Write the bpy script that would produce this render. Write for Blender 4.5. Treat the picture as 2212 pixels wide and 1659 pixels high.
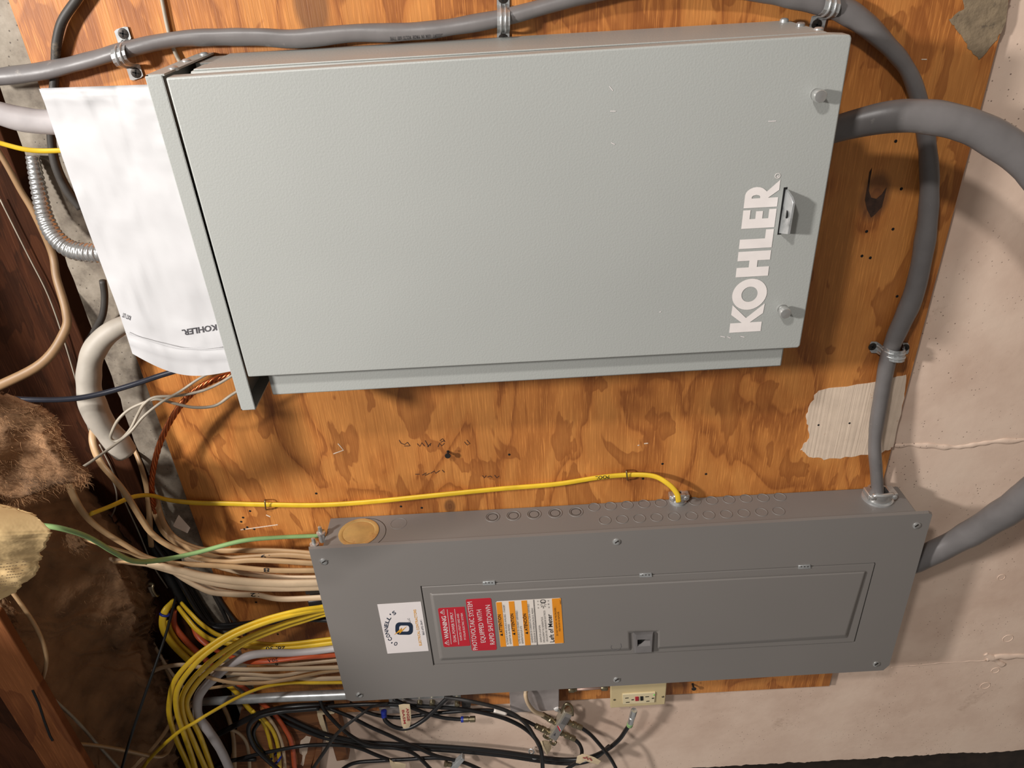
import bpy, bmesh, math, random
from mathutils import Vector, Matrix, noise as mnoise
random.seed(7)
S = bpy.context.scene
COL = S.collection
for o in list(bpy.data.objects): bpy.data.objects.remove(o)

# ------------------------------------------------------------------ camera
# wall coordinates: u = down the wall, v = towards the left along it, n = out from the plywood face
Z0 = 1.95
FPX = 1610.58
CU, CV, CN = .3464, -.8266, .9813
RT = Vector((0.99837608, 0.05092129, -0.02553872))
DN = Vector((-0.05679014, 0.85439218, -0.51651609))
FW = Vector((-0.00448159, 0.51712766, 0.85589655))
def W(u, v, n=0.0): return Vector((-v, -n, Z0 - u))
def D(a): return Vector((-a[1], a[2], -a[0]))
CAMW = W(CU, CV, CN); RW, DW, FWW = D(RT), D(DN), D(FW)
cam = bpy.data.cameras.new('camera'); camo = bpy.data.objects.new('camera', cam); COL.objects.link(camo)
cam.sensor_fit = 'HORIZONTAL'; cam.sensor_width = 36; cam.lens = FPX / 2212 * 36; cam.clip_start = .02
camo.matrix_world = Matrix(((RW.x, -DW.x, -FWW.x, CAMW.x), (RW.y, -DW.y, -FWW.y, CAMW.y), (RW.z, -DW.z, -FWW.z, CAMW.z), (0, 0, 0, 1)))
S.camera = camo

# ------------------------------------------------------------------ light
wd = bpy.data.worlds.new('world'); S.world = wd; wd.use_nodes = True
wd.node_tree.nodes['Background'].inputs[0].default_value = (1.0, .95, .90, 1)
wd.node_tree.nodes['Background'].inputs[1].default_value = .21
def point(name, loc, power, r, col):
    l = bpy.data.lights.new(name, 'POINT'); l.energy = power; l.shadow_soft_size = r; l.color = col
    o = bpy.data.objects.new(name, l); COL.objects.link(o); o.location = loc; return o
point('ceiling_bulb', W(-1.35, -1.1, 1.32), 190, .09, (1, .96, .92))
point('far_fill_light', W(-.70, -2.6, 2.0), 165, .10, (1, .96, .92))  # unseen fill lamp, added to even out the light and lift the sides
S.view_settings.view_transform = 'Standard'; S.view_settings.look = 'None'
S.view_settings.gamma = 1; S.view_settings.use_curve_mapping = False
S.view_settings.exposure = 0.09

# ------------------------------------------------------------------ helpers
def ray(px, py):
    return RW * (px - 1106) + DW * (py - 829.5) + FWW * FPX
def P(px, py, n=0.0):                      # the point of the pixel's ray that lies n in front of the plywood
    r = ray(px, py); t = (-n - CAMW.y) / r.y
    return CAMW + r * t
def Pv(px, py, v):                         # ... that lies on the plane of constant v
    r = ray(px, py); t = (-v - CAMW.x) / r.x
    return CAMW + r * t
def pxm(p): return (p - CAMW).dot(FWW) / FPX      # metres per pixel at p
def lin(c): return tuple(((x / 255) / 12.92 if x / 255 <= .04045 else ((x / 255 + .055) / 1.055) ** 2.4) for x in c) + (1,)
M = {}
def nodes(name):
    m = bpy.data.materials.new(name); m.use_nodes = True; M[name] = m
    nt = m.node_tree; b = nt.nodes['Principled BSDF']; return m, nt, b
def tex(nt, kind, scale, detail=3, stretch=(1, 1, 1), **kw):
    g = nt.nodes.new('ShaderNodeNewGeometry'); mp = nt.nodes.new('ShaderNodeMapping')
    mp.inputs['Scale'].default_value = stretch; nt.links.new(g.outputs['Position'], mp.inputs['Vector'])
    t = nt.nodes.new(kind); nt.links.new(mp.outputs[0], t.inputs['Vector'])
    if 'Scale' in t.inputs: t.inputs['Scale'].default_value = scale
    if 'Detail' in t.inputs: t.inputs['Detail'].default_value = detail
    for k, v in kw.items(): t.inputs[k].default_value = v
    return t
def ramp(nt, src, stops):
    r = nt.nodes.new('ShaderNodeValToRGB'); nt.links.new(src, r.inputs[0])
    e = r.color_ramp.elements
    while len(e) < len(stops): e.new(.5)
    for i, (p, c) in enumerate(stops): e[i].position = p; e[i].color = c if len(c) == 4 else lin(c)
    return r
def mixc(nt, fac, a, b, mode='MIX'):
    x = nt.nodes.new('ShaderNodeMix'); x.data_type = 'RGBA'; x.blend_type = mode
    for s, i in ((fac, 0), (a, 6), (b, 7)):
        if hasattr(s, 'links'): nt.links.new(s, x.inputs[i])
        else: x.inputs[i].default_value = s
    return x.outputs[2]
def bump(nt, b, src, strength, dist=.002):
    k = nt.nodes.new('ShaderNodeBump'); k.inputs['Strength'].default_value = strength; k.inputs['Distance'].default_value = dist
    nt.links.new(src, k.inputs['Height'])
    if b.inputs['Normal'].is_linked: nt.links.new(b.inputs['Normal'].links[0].from_socket, k.inputs['Normal'])
    nt.links.new(k.outputs[0], b.inputs['Normal'])
def pm(name, col, rough=.5, metal=0, var=.12, vs=30, bmp=None, dirt=None):
    m, nt, b = nodes(name)
    n1 = tex(nt, 'ShaderNodeTexNoise', vs, 4)
    c = lin(col); d = tuple(x * (1 - 2 * var) for x in c[:3]) + (1,); l = tuple(min(1, x * (1 + var)) for x in c[:3]) + (1,)
    r = ramp(nt, n1.outputs[0], [(.25, d), (.6, c), (.85, l)])
    out = r.outputs[0]
    if dirt:
        n2 = tex(nt, 'ShaderNodeTexNoise', dirt[1], 6, (1, 1, 1), Roughness=.7)
        r2 = ramp(nt, n2.outputs[0], [(dirt[2], (0, 0, 0, 1)), (dirt[2] + .12, (1, 1, 1, 1))])
        out = mixc(nt, r2.outputs[0], out, lin(dirt[0]))
    nt.links.new(out, b.inputs['Base Color'])
    b.inputs['Roughness'].default_value = rough; b.inputs['Metallic'].default_value = metal
    if bmp:
        n3 = tex(nt, 'ShaderNodeTexNoise', bmp[0], 2); bump(nt, b, n3.outputs[0], bmp[1], bmp[2] if len(bmp) > 2 else .001)
    return m
def setp(o, label=None, cat=None, group=None, kind=None):
    if label: o['label'] = label
    if cat: o['category'] = cat
    if group: o['group'] = group
    if kind: o['kind'] = kind
    return o
def mk(name, vs, fs, mat, parent=None, smooth=False, **tags):
    me = bpy.data.meshes.new(name)
    vs = [Vector(v) for v in vs]
    if parent is not None:
        q = parent; org = Vector(q.location)
        while q.parent: q = q.parent; org = org + Vector(q.location)
    else:
        xs = [v.x for v in vs]; ys = [v.y for v in vs]; zs = [v.z for v in vs]
        org = Vector(((min(xs) + max(xs)) / 2, (min(ys) + max(ys)) / 2, min(zs)))
    me.from_pydata([v - org for v in vs], [], fs); me.update()
    me.materials.append(M[mat])
    bm = bmesh.new(); bm.from_mesh(me); bmesh.ops.recalc_face_normals(bm, faces=bm.faces); bm.to_mesh(me); bm.free()
    if smooth: me.polygons.foreach_set('use_smooth', [True] * len(me.polygons))
    o = bpy.data.objects.new(name, me); COL.objects.link(o)
    if parent is not None: o.parent = parent
    else: o.location = org
    return setp(o, **tags)
def empty(name, loc, label, cat, group=None):
    o = bpy.data.objects.new(name, None); o.empty_display_size = .02; COL.objects.link(o); o.location = loc
    return setp(o, label, cat, group)
def smooth_edges(o, width, seg=2, ang=30):
    bm = bmesh.new(); bm.from_mesh(o.data)
    es = [e for e in bm.edges if len(e.link_faces) == 2 and e.calc_face_angle(0) > math.radians(ang)]
    for f in bm.faces: f.smooth = False
    r = bmesh.ops.bevel(bm, geom=es, offset=width, segments=seg, profile=.5, affect='EDGES', clamp_overlap=True)
    for f in r['faces']: f.smooth = True
    bm.to_mesh(o.data); bm.free()
    return o
def prism(name, front, off, mat, parent=None, bev=0, seg=2, **tags):   # polygon of world points swept by vector(s) off
    k = len(front); offs = off if isinstance(off, list) else [off] * k
    vs = [Vector(p) for p in front] + [Vector(p) + Vector(q) for p, q in zip(front, offs)]
    fs = [list(range(k)), list(range(2 * k - 1, k - 1, -1))] + [[i, (i + 1) % k, k + (i + 1) % k, k + i] for i in range(k)]
    o = mk(name, vs, fs, mat, parent, **tags)
    if bev: smooth_edges(o, bev, seg)
    return o
NV = Vector((0, -1, 0))                    # out of the wall
def ubox(name, u0, u1, v0, v1, n0, n1, mat, parent=None, bev=0, **tags):
    return prism(name, [W(u0, v0, n1), W(u1, v0, n1), W(u1, v1, n1), W(u0, v1, n1)], NV * (n0 - n1), mat, parent, bev, **tags)
def catmull(pts, res):
    out = []
    q = [pts[0] * 2 - pts[1]] + pts + [pts[-1] * 2 - pts[-2]]
    for i in range(1, len(q) - 2):
        a, b, c, d = q[i - 1], q[i], q[i + 1], q[i + 2]
        for k in range(res):
            t = k / res
            out.append(.5 * ((2 * b) + (c - a) * t + (2 * a - 5 * b + 4 * c - d) * t * t + (3 * b - a - 3 * c + d) * t ** 3))
    out.append(pts[-1]); return out
def lerp_list(vals, res):
    out = []
    for i in range(len(vals) - 1):
        for k in range(res): out.append(vals[i] + (vals[i + 1] - vals[i]) * k / res)
    return out + [vals[-1]]
def sweep_geo(pts, radii, sides=10, flat=1.0, valley=0, roll=0.0):
    vs, fs = [], []; prev = None
    for i, p in enumerate(pts):
        t = (pts[min(i + 1, len(pts) - 1)] - pts[max(i - 1, 0)]).normalized()
        b = NV - t * t.dot(NV)
        if b.length < .25: b = (prev - t * t.dot(prev)) if prev else Vector((1, 0, 0)) - t * t.x
        elif prev and prev.dot(b) < 0: b = -b
        b.normalize()
        if prev: b = (b * .5 + (prev - t * t.dot(prev)) * .5).normalized()
        prev = b; a = t.cross(b)
        if roll: ca, sa = math.cos(roll * i), math.sin(roll * i); a, b = a * ca + b * sa, b * ca - a * sa
        for k in range(sides):
            th = 2 * math.pi * k / sides; c, s = math.cos(th), math.sin(th)
            fl = flat * (1 - valley * math.exp(-(c / .28) ** 2))
            vs.append(p + (a * c + b * s * fl) * radii[i])
    n = len(pts)
    for i in range(n - 1):
        for k in range(sides):
            fs.append([i * sides + k, i * sides + (k + 1) % sides, (i + 1) * sides + (k + 1) % sides, (i + 1) * sides + k])
    fs.append(list(range(sides))[::-1]); fs.append([(n - 1) * sides + k for k in range(sides)])
    return vs, fs
def path(pts, n=None):
    return [P(q[0], q[1], q[2] if len(q) > 2 else n) for q in pts]
def cable(name, label, mat, w, pts, n=.03, cat='cable', parent=None, flat=1.0, valley=0, sides=10, res=7, group=None, wob=0, roll=0, crop=None):
    if crop: ox, oy, s = crop; pts = [(ox + q[0] / s, oy + q[1] / s) + tuple(q[2:]) for q in pts]
    wp = path(pts, n); ws = w if isinstance(w, (list, tuple)) else [w] * len(wp)
    if len(ws) != len(wp): ws = [ws[min(int(i * len(ws) / len(wp)), len(ws) - 1)] for i in range(len(wp))]
    rad = [pxm(p) * x / 2 for p, x in zip(wp, ws)]
    sp = catmull(wp, res); rr = lerp_list(rad, res)
    if wob: rr = [r * (1 + wob * mnoise.noise(p * 38)) for r, p in zip(rr, sp)]
    vs, fs = sweep_geo(sp, rr, sides, flat, valley, roll)
    return mk(name, vs, fs, mat, parent, True, label=label, cat=(cat if parent is None else None), group=group)
def tubew(name, wp, r, mat, parent=None, sides=8, res=5, flat=1.0, **tags):
    sp = catmull(wp, res) if len(wp) > 2 else wp
    rr = lerp_list(r, res) if isinstance(r, list) and len(wp) > 2 else (r if isinstance(r, list) else [r] * len(sp))
    vs, fs = sweep_geo(sp, rr, sides, flat)
    return mk(name, vs, fs, mat, parent, True, **tags)
def lathe(name, c, axis, prof, mat, parent=None, seg=20, squash=None, smooth=True, **tags):   # prof: (radius, height) along axis
    ax = Vector(axis).normalized(); e = Vector((0, 0, 1)) if abs(ax.z) < .9 else Vector((1, 0, 0))
    x = ax.cross(e).normalized(); y = ax.cross(x)
    vs, fs = [], []
    for r, h in prof:
        for k in range(seg):
            a = 2 * math.pi * k / seg; vs.append(c + ax * h + (x * math.cos(a) + y * math.sin(a)) * r)
    for i in range(len(prof) - 1):
        for k in range(seg): fs.append([i * seg + k, i * seg + (k + 1) % seg, (i + 1) * seg + (k + 1) % seg, (i + 1) * seg + k])
    fs.append(list(range(seg))[::-1]); fs.append([(len(prof) - 1) * seg + k for k in range(seg)])
    o = mk(name, vs, fs, mat, parent, smooth, **tags)
    if smooth:
        try: o.data.set_sharp_from_angle(angle=math.radians(40))
        except Exception: pass
    return o
def annulus(name, c, axis, r0, r1, h, mat, parent=None, seg=24, **tags):
    return lathe(name, c, axis, [(r0, 0), (r0, h), ((r0 + r1) / 2, h * 1.3), (r1, h), (r1, 0)], mat, parent, seg, **tags)
def ring(name, c, axis, R, r, mat, parent=None, seg=24, **tags):   # thin torus
    ax = Vector(axis).normalized(); e = Vector((0, 0, 1)) if abs(ax.z) < .9 else Vector((1, 0, 0))
    x = ax.cross(e).normalized(); y = ax.cross(x); vs, fs = [], []
    for k in range(seg):
        a = 2 * math.pi * k / seg; d = x * math.cos(a) + y * math.sin(a)
        for j in range(6):
            b = 2 * math.pi * j / 6; vs.append(c + d * (R + r * math.cos(b)) + ax * r * math.sin(b))
    for k in range(seg):
        for j in range(6): fs.append([k * 6 + j, k * 6 + (j + 1) % 6, ((k + 1) % seg) * 6 + (j + 1) % 6, ((k + 1) % seg) * 6 + j])
    return mk(name, vs, fs, mat, parent, True, **tags)
def glyphs(text, bold=0.0):
    cu = bpy.data.curves.new('t', 'FONT'); cu.body = text; cu.offset = bold; cu.resolution_u = 3
    o = bpy.data.objects.new('t', cu); COL.objects.link(o)
    dg = bpy.context.evaluated_depsgraph_get(); me = bpy.data.meshes.new_from_object(o.evaluated_get(dg))
    vs = [tuple(v.co) for v in me.vertices]; fs = [list(p.vertices) for p in me.polygons]
    bpy.data.objects.remove(o); bpy.data.curves.remove(cu); bpy.data.meshes.remove(me)
    return vs, fs
def text(name, s, p0, p1, hv, n, mat, parent, bold=0.0, lift=.0004, proj=None, surf=None):
    # lettering laid on the surface from baseline pixel p0 to p1; hv = pixel vector of the cap height
    vs, fs = glyphs(s, bold)
    if not vs: return None
    if proj == 'drape':
        dr = drape(surf or parent); x0 = min(v[0] for v in vs); x1 = max(v[0] for v in vs)
        out = [dr(p0[0] + (p1[0] - p0[0]) * ((v[0] - x0) / (x1 - x0)) + hv[0] * v[1] / .69, p0[1] + (p1[1] - p0[1]) * ((v[0] - x0) / (x1 - x0)) + hv[1] * v[1] / .69) for v in vs]
        return mk(name, out, fs, mat, parent)
    x0 = min(v[0] for v in vs); x1 = max(v[0] for v in vs); ch = .69
    pr = proj or (lambda x, y: P(x, y, n))
    A = pr(*p0); B = pr(*p1); H = pr(p0[0] + hv[0], p0[1] + hv[1]) - A
    out = [A + (B - A) * ((v[0] - x0) / (x1 - x0)) + H * (v[1] / ch) + NV * lift for v in vs]
    return mk(name, out, fs, mat, parent)
def fill2d(name, loops, fn, mat, parent):     # filled outline with holes; loops in 2-D, fn maps to the world
    cu = bpy.data.curves.new('t', 'CURVE'); cu.dimensions = '2D'; cu.fill_mode = 'BOTH'
    for lp in loops:
        sp = cu.splines.new('POLY'); sp.points.add(len(lp) - 1)
        for q, (x, y) in zip(sp.points, lp): q.co = (x, y, 0, 1)
        sp.use_cyclic_u = True
    o = bpy.data.objects.new('t', cu); COL.objects.link(o)
    me = bpy.data.meshes.new_from_object(o.evaluated_get(bpy.context.evaluated_depsgraph_get()))
    vs = [fn(v.co.x, v.co.y) for v in me.vertices]; fs = [list(p.vertices) for p in me.polygons]
    bpy.data.objects.remove(o); bpy.data.curves.remove(cu); bpy.data.meshes.remove(me)
    return mk(name, vs, fs, mat, parent)
def stroke(name, pts, n, w, mat, parent, lift=.0005, proj=None):      # pen line on a surface, pixels
    pr = proj or (lambda x, y: P(x, y, n)); vs, fs = [], []
    for i, q in enumerate(pts):
        a = pts[max(i - 1, 0)]; b = pts[min(i + 1, len(pts) - 1)]
        dx, dy = b[0] - a[0], b[1] - a[1]; L = math.hypot(dx, dy) or 1; ox, oy = -dy / L * w / 2, dx / L * w / 2
        vs += [pr(q[0] + ox, q[1] + oy) + NV * lift, pr(q[0] - ox, q[1] - oy) + NV * lift]
    for i in range(len(pts) - 1): fs.append([2 * i, 2 * i + 1, 2 * i + 3, 2 * i + 2])
    return mk(name, vs, fs, mat, parent)
def jag(pts, amp, sub, seed=0):            # ragged outline through pixel points
    rnd = random.Random(seed); out = []
    for i in range(len(pts)):
        a, b = pts[i], pts[(i + 1) % len(pts)]
        for k in range(sub):
            t = k / sub; q = Vector(((i * sub + k) * .47, seed * 3.1, 0))
            out.append((a[0] + (b[0] - a[0]) * t + amp * (1.4 * mnoise.noise(q) + rnd.uniform(-.35, .35)), a[1] + (b[1] - a[1]) * t + amp * (1.4 * mnoise.noise(q + Vector((0, 0, 7))) + rnd.uniform(-.35, .35))))
    return out
def screwhead(name, c, axis, r, mat, parent, slot=True, dome=.45, **tags):
    o = lathe(name, c, axis, [(r, 0), (r * .97, r * dome * .5), (r * .7, r * dome * .85), (r * .25, r * dome), (.0002, r * dome)], mat, parent, 14, **tags)
    return o
from mathutils.bvhtree import BVHTree
def drape(*objs, lift=.0006):              # pixel -> point lying on the given objects' surface
    vs, fs = [], []
    for o in objs:
        org = Vector(o.location); q = o.parent
        while q: org = org + Vector(q.location); q = q.parent
        k = len(vs); vs += [v.co + org for v in o.data.vertices]; fs += [[k + i for i in p.vertices] for p in o.data.polygons]
    t = BVHTree.FromPolygons(vs, fs)
    def f(x, y):
        d = ray(x, y).normalized(); h = t.ray_cast(CAMW, d)[0]
        if h is None: h = t.find_nearest(CAMW + d * ((vs[0] - CAMW).length))[0]
        return h - d * lift
    return f
def cross(c, axis, r, mat, parent, h=.0004):
    ax = Vector(axis).normalized(); e = Vector((.3, .2, 1)); x = ax.cross(e).normalized(); y = ax.cross(x); b = c + ax * h
    vs, fs = [], []
    for p, q in ((x, y), (y, x)):
        k = len(vs); vs += [b + p * r + q * r * .22, b - p * r + q * r * .22, b - p * r - q * r * .22, b + p * r - q * r * .22]
        fs.append([k, k + 1, k + 2, k + 3])
    return mk('cross_recess', vs, fs, mat, parent)

# ------------------------------------------------------------------ materials
def math_n(nt, op, a, b=None, c=None):
    x = nt.nodes.new('ShaderNodeMath'); x.operation = op
    for i, s in enumerate((a, b, c)):
        if s is None: continue
        if hasattr(s, 'links'): nt.links.new(s, x.inputs[i])
        else: x.inputs[i].default_value = s
    return x.outputs[0]
def plywood_mat(name, light, mid, dark, knots=(), rough=.5, across='Z', bands=3.2, seed=0.0, spec=.45):
    m, nt, b = nodes(name)
    st = (3.0, .5, 8.0) if across == 'Z' else (8.0, .5, 3.0)
    fine = (4, 4, 300) if across == 'Z' else (300, 4, 4)
    h = tex(nt, 'ShaderNodeTexNoise', 1.0, 2.5, st, Roughness=.55, Distortion=.9)
    h.inputs['Vector'].links[0].from_node.inputs['Location'].default_value = (seed, seed, seed)
    val = h.outputs[0]; core = None
    for (kx, kz, size) in knots:
        g = nt.nodes.new('ShaderNodeNewGeometry'); s = nt.nodes.new('ShaderNodeVectorMath'); s.operation = 'SUBTRACT'
        nt.links.new(g.outputs['Position'], s.inputs[0]); s.inputs[1].default_value = (kx, 0, kz)
        s2 = nt.nodes.new('ShaderNodeVectorMath'); s2.operation = 'MULTIPLY'; nt.links.new(s.outputs[0], s2.inputs[0])
        s2.inputs[1].default_value = (.62 / size, 0, 1.0 / size)
        ln = nt.nodes.new('ShaderNodeVectorMath'); ln.operation = 'LENGTH'; nt.links.new(s2.outputs[0], ln.inputs[0])
        e = math_n(nt, 'POWER', 2.718, math_n(nt, 'MULTIPLY', ln.outputs['Value'], -.45))
        val = math_n(nt, 'ADD', val, math_n(nt, 'MULTIPLY', e, .55))
        cmask = ramp(nt, ln.outputs['Value'], [(.55, (1, 1, 1, 1)), (.8, (0, 0, 0, 1))]).outputs[0]
        core = cmask if core is None else mixc(nt, 1.0, core, cmask, 'ADD')
    # smooth dark flames with a crisp edge over paler, finely streaked wood
    fr = math_n(nt, 'FRACT', math_n(nt, 'MULTIPLY', val, bands))
    base = ramp(nt, fr, [(0, light), (.34, light), (.56, mid), (.60, dark), (.78, mid), (1, light)])
    fl = tex(nt, 'ShaderNodeTexNoise', 1.0, 3.5, (st[0] * 2.2, .5, st[2] * 2.2), Roughness=.5, Distortion=.6)
    flm = ramp(nt, fl.outputs[0], [(.555, (0, 0, 0, 1)), (.57, (.75, .75, .75, 1)), (.70, (.35, .35, .35, 1))])
    bc = mixc(nt, flm.outputs[0], base.outputs[0], lin(dark))
    fn = tex(nt, 'ShaderNodeTexNoise', 1.0, 4, fine, Roughness=.65)
    r2 = ramp(nt, fn.outputs[0], [(.3, (.80, .74, .68, 1)), (.5, (.98, .97, .96, 1)), (.75, (1.0, 1.0, 1.0, 1))])
    c = mixc(nt, 1.0, bc, r2.outputs[0], 'MULTIPLY')
    dsh = tex(nt, 'ShaderNodeTexNoise', 1.0, 3, (22, 22, 520) if across == 'Z' else (520, 22, 22), Roughness=.6)
    dr = ramp(nt, dsh.outputs[0], [(.52, (0, 0, 0, 1)), (.66, (.55, .55, .55, 1))])
    c = mixc(nt, math_n(nt, 'MULTIPLY', dr.outputs[0], math_n(nt, 'SUBTRACT', 1.0, flm.outputs[0])), c, tuple(min(1, x * 1.45) for x in lin(light)[:3]) + (1,))
    bl = tex(nt, 'ShaderNodeTexNoise', 5.0, 3, (1, 1, 1.6))
    r3 = ramp(nt, bl.outputs[0], [(.3, (.80, .77, .74, 1)), (.62, (1.06, 1.06, 1.06, 1))])
    c = mixc(nt, 1.0, c, r3.outputs[0], 'MULTIPLY')
    if core is not None: c = mixc(nt, math_n(nt, 'MULTIPLY', core, .7), c, lin((96, 62, 40)))
    # scuffs
    sc = tex(nt, 'ShaderNodeTexNoise', 1.0, 6, (14, 9, 60), Roughness=.75)
    r4 = ramp(nt, sc.outputs[0], [(.70, (0, 0, 0, 1)), (.80, (.6, .6, .6, 1))])
    c = mixc(nt, r4.outputs[0], c, lin((214, 160, 110)))
    nt.links.new(c, b.inputs['Base Color']); b.inputs['Roughness'].default_value = rough
    bump(nt, b, fn.outputs[0], .30, .0012); bump(nt, b, dsh.outputs[0], .25, .0008)
    b.inputs['Specular IOR Level'].default_value = spec
    return m
def kxz(px, py, s): p = P(px, py, 0); return (p.x, p.z, s)
plywood_mat('plywood', (198, 132, 68), (186, 118, 58), (152, 90, 42),
            [kxz(672, 12, .030), kxz(1890, 425, .030), kxz(972, 1094, .014)], .48)
plywood_mat('scrap_wood', (150, 100, 62), (136, 86, 50), (110, 68, 40), (), .6, 'X', 3, 3.1)
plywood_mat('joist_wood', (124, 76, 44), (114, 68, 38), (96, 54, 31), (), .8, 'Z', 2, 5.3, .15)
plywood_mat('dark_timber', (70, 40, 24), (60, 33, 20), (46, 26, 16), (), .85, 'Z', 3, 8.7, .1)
def wall_mat():
    m, nt, b = nodes('painted_concrete')
    n1 = tex(nt, 'ShaderNodeTexNoise', 4, 5, (1, 1, 1), Roughness=.6)
    base = ramp(nt, n1.outputs[0], [(.25, (200, 170, 150)), (.55, (228, 202, 182)), (.8, (236, 214, 194))])
    sp = tex(nt, 'ShaderNodeTexVoronoi', 120, 0); pit = ramp(nt, sp.outputs['Distance'], [(.09, (1, 1, 1, 1)), (.15, (0, 0, 0, 1))])
    pm_ = tex(nt, 'ShaderNodeTexNoise', 9, 3); pk = ramp(nt, pm_.outputs[0], [(.46, (0, 0, 0, 1)), (.62, (1, 1, 1, 1))])
    pits = math_n(nt, 'MULTIPLY', pit.outputs[0], pk.outputs[0])
    c = mixc(nt, math_n(nt, 'MULTIPLY', pits, .75), base.outputs[0], lin((74, 52, 38)))
    st = tex(nt, 'ShaderNodeTexNoise', 7, 7, (1, 1, 1), Roughness=.75)
    sm = ramp(nt, st.outputs[0], [(.60, (0, 0, 0, 1)), (.78, (.55, .55, .55, 1))])
    c = mixc(nt, sm.outputs[0], c, lin((130, 96, 70)))
    # bare concrete along the top of the wall above the paint line
    g = nt.nodes.new('ShaderNodeNewGeometry'); sx = nt.nodes.new('ShaderNodeSeparateXYZ'); nt.links.new(g.outputs['Position'], sx.inputs[0])
    ed = tex(nt, 'ShaderNodeTexNoise', 14, 3)
    zz = math_n(nt, 'ADD', sx.outputs[2], math_n(nt, 'MULTIPLY', ed.outputs[0], .02))
    top = ramp(nt, math_n(nt, 'SUBTRACT', zz, Z0 + .13), [(.0, (0, 0, 0, 1)), (.02, (1, 1, 1, 1))])
    cn = tex(nt, 'ShaderNodeTexNoise', 28, 6, (1, 1, 1), Roughness=.7)
    cr = ramp(nt, cn.outputs[0], [(.3, (92, 82, 72)), (.5, (136, 126, 112)), (.75, (162, 152, 138))])
    c2 = mixc(nt, math_n(nt, 'MULTIPLY', pit.outputs[0], .8), cr.outputs[0], lin((60, 50, 42)))
    c = mixc(nt, top.outputs[0], c, c2)
    nt.links.new(c, b.inputs['Base Color']); b.inputs['Roughness'].default_value = .72
    f = tex(nt, 'ShaderNodeTexNoise', 60, 5, (1, 1, 1)); bump(nt, b, f.outputs[0], .22, .002); bump(nt, b, math_n(nt, 'MULTIPLY', pits, -1.0), .3, .002)
wall_mat()
def powder(name, col, rough, scale, st):
    m, nt, b = nodes(name); b.inputs['Roughness'].default_value = rough
    n1 = tex(nt, 'ShaderNodeTexNoise', 3, 3); c = lin(col)
    r = ramp(nt, n1.outputs[0], [(.3, tuple(x * .95 for x in c[:3]) + (1,)), (.7, tuple(x * 1.03 for x in c[:3]) + (1,))])
    s = tex(nt, 'ShaderNodeTexNoise', 130, 5, (1, 1, 1), Roughness=.8); r2 = ramp(nt, s.outputs[0], [(.76, (0, 0, 0, 1)), (.80, (.5, .5, .5, 1))])
    nt.links.new(mixc(nt, r2.outputs[0], r.outputs[0], lin((200, 198, 190))), b.inputs['Base Color'])
    f = tex(nt, 'ShaderNodeTexNoise', scale, 2); bump(nt, b, f.outputs[0], st, .0006)
powder('cabinet_grey', (168, 170, 166), .42, 420, .35)
powder('panel_grey', (124, 119, 115), .40, 500, .06)
pm('latch_grey', (122, 118, 117), .45)
pm('galvanized', (196, 198, 198), .34, .6, .14, 60, (90, .1), ((120, 122, 122), 25, .58))
pm('bright_metal', (214, 214, 212), .24, .8, .08, 80)
pm('dull_metal', (150, 138, 112), .35, .9, .12, 90)
pm('nickel', (188, 178, 160), .34, .6, .1, 60)
pm('pink_metal', (198, 164, 150), .42, .4, .1, 60)
pm('dark_screw', (58, 52, 48), .45, .6, .1, 200)
pm('brass', (212, 180, 118), .38, .5, .14, 40, None, ((184, 136, 92), 22, .56))
pm('copper', (196, 112, 70), .34, 1, .12, 90)
pm('black', (10, 10, 11), .6, 0, .05)
pm('void_black', (6, 5, 5), .9, 0, .05)
pm('grey_sheath', (114, 110, 109), .40, 0, .10, 24, (60, .15, .002), ((146, 140, 134), 30, .66))
pm('pale_sheath', (188, 182, 182), .5, 0, .08, 20, (45, .2, .002), ((150, 134, 116), 22, .66))
pm('sleeve_white', (176, 168, 156), .55, 0, .10, 18, (40, .25, .003))
pm('dark_sheath', (62, 58, 54), .55, 0, .15, 40, None, ((120, 108, 92), 30, .62))
pm('tan_sheath', (184, 150, 110), .42, 0, .10, 30, None, ((140, 100, 66), 26, .66))
pm('shaded_tan', (150, 118, 84), .5, 0, .12, 30, None, ((112, 80, 54), 26, .62))  # darker tan sheath: shade at the far left put into the colour
pm('cream_sheath', (204, 178, 146), .40, 0, .08, 30, None, ((160, 122, 92), 26, .70))
pm('yellow_sheath', (232, 192, 48), .38, 0, .10, 34, None, ((186, 142, 40), 40, .66))
pm('orange_sheath', (204, 92, 52), .42, 0, .12, 40)
pm('green_sheath', (142, 176, 116), .36, 0, .10, 40)
pm('grey_wire', (168, 158, 142), .45, 0, .10, 40)
pm('black_sheath', (26, 25, 26), .38, 0, .15, 50)
pm('black_dusty', (48, 45, 43), .55, 0, .2, 60)
pm('navy_sheath', (44, 46, 56), .35, 0, .15, 40)
pm('blue_plastic', (36, 52, 150), .4, 0, .1)
pm('paper_white', (188, 187, 188), .62, 0, .025, 12)
pm('ink_dark', (64, 62, 66), .6, 0, .05)
pm('ink_black', (22, 20, 24), .6, 0, .05)
pm('bark', (66, 44, 32), .9, 0, .3, 120)
pm('pencil', (70, 46, 34), .7, 0, .1)
pm('logo_white', (238, 230, 226), .55, 0, .03, 60)
pm('sticker_white', (226, 218, 216), .45, 0, .02)
pm('sticker_cream', (228, 218, 208), .45, 0, .02)
pm('sticker_red', (186, 30, 46), .42, 0, .05)
pm('sticker_orange', (232, 146, 30), .42, 0, .04)
pm('logo_navy', (24, 40, 62), .5, 0, .04)
pm('logo_gold', (222, 160, 40), .5, 0, .08)
pm('ink_red', (168, 52, 58), .6, 0, .1)
pm('tape_cream', (222, 200, 164), .6, 0, .08, 60)
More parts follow.
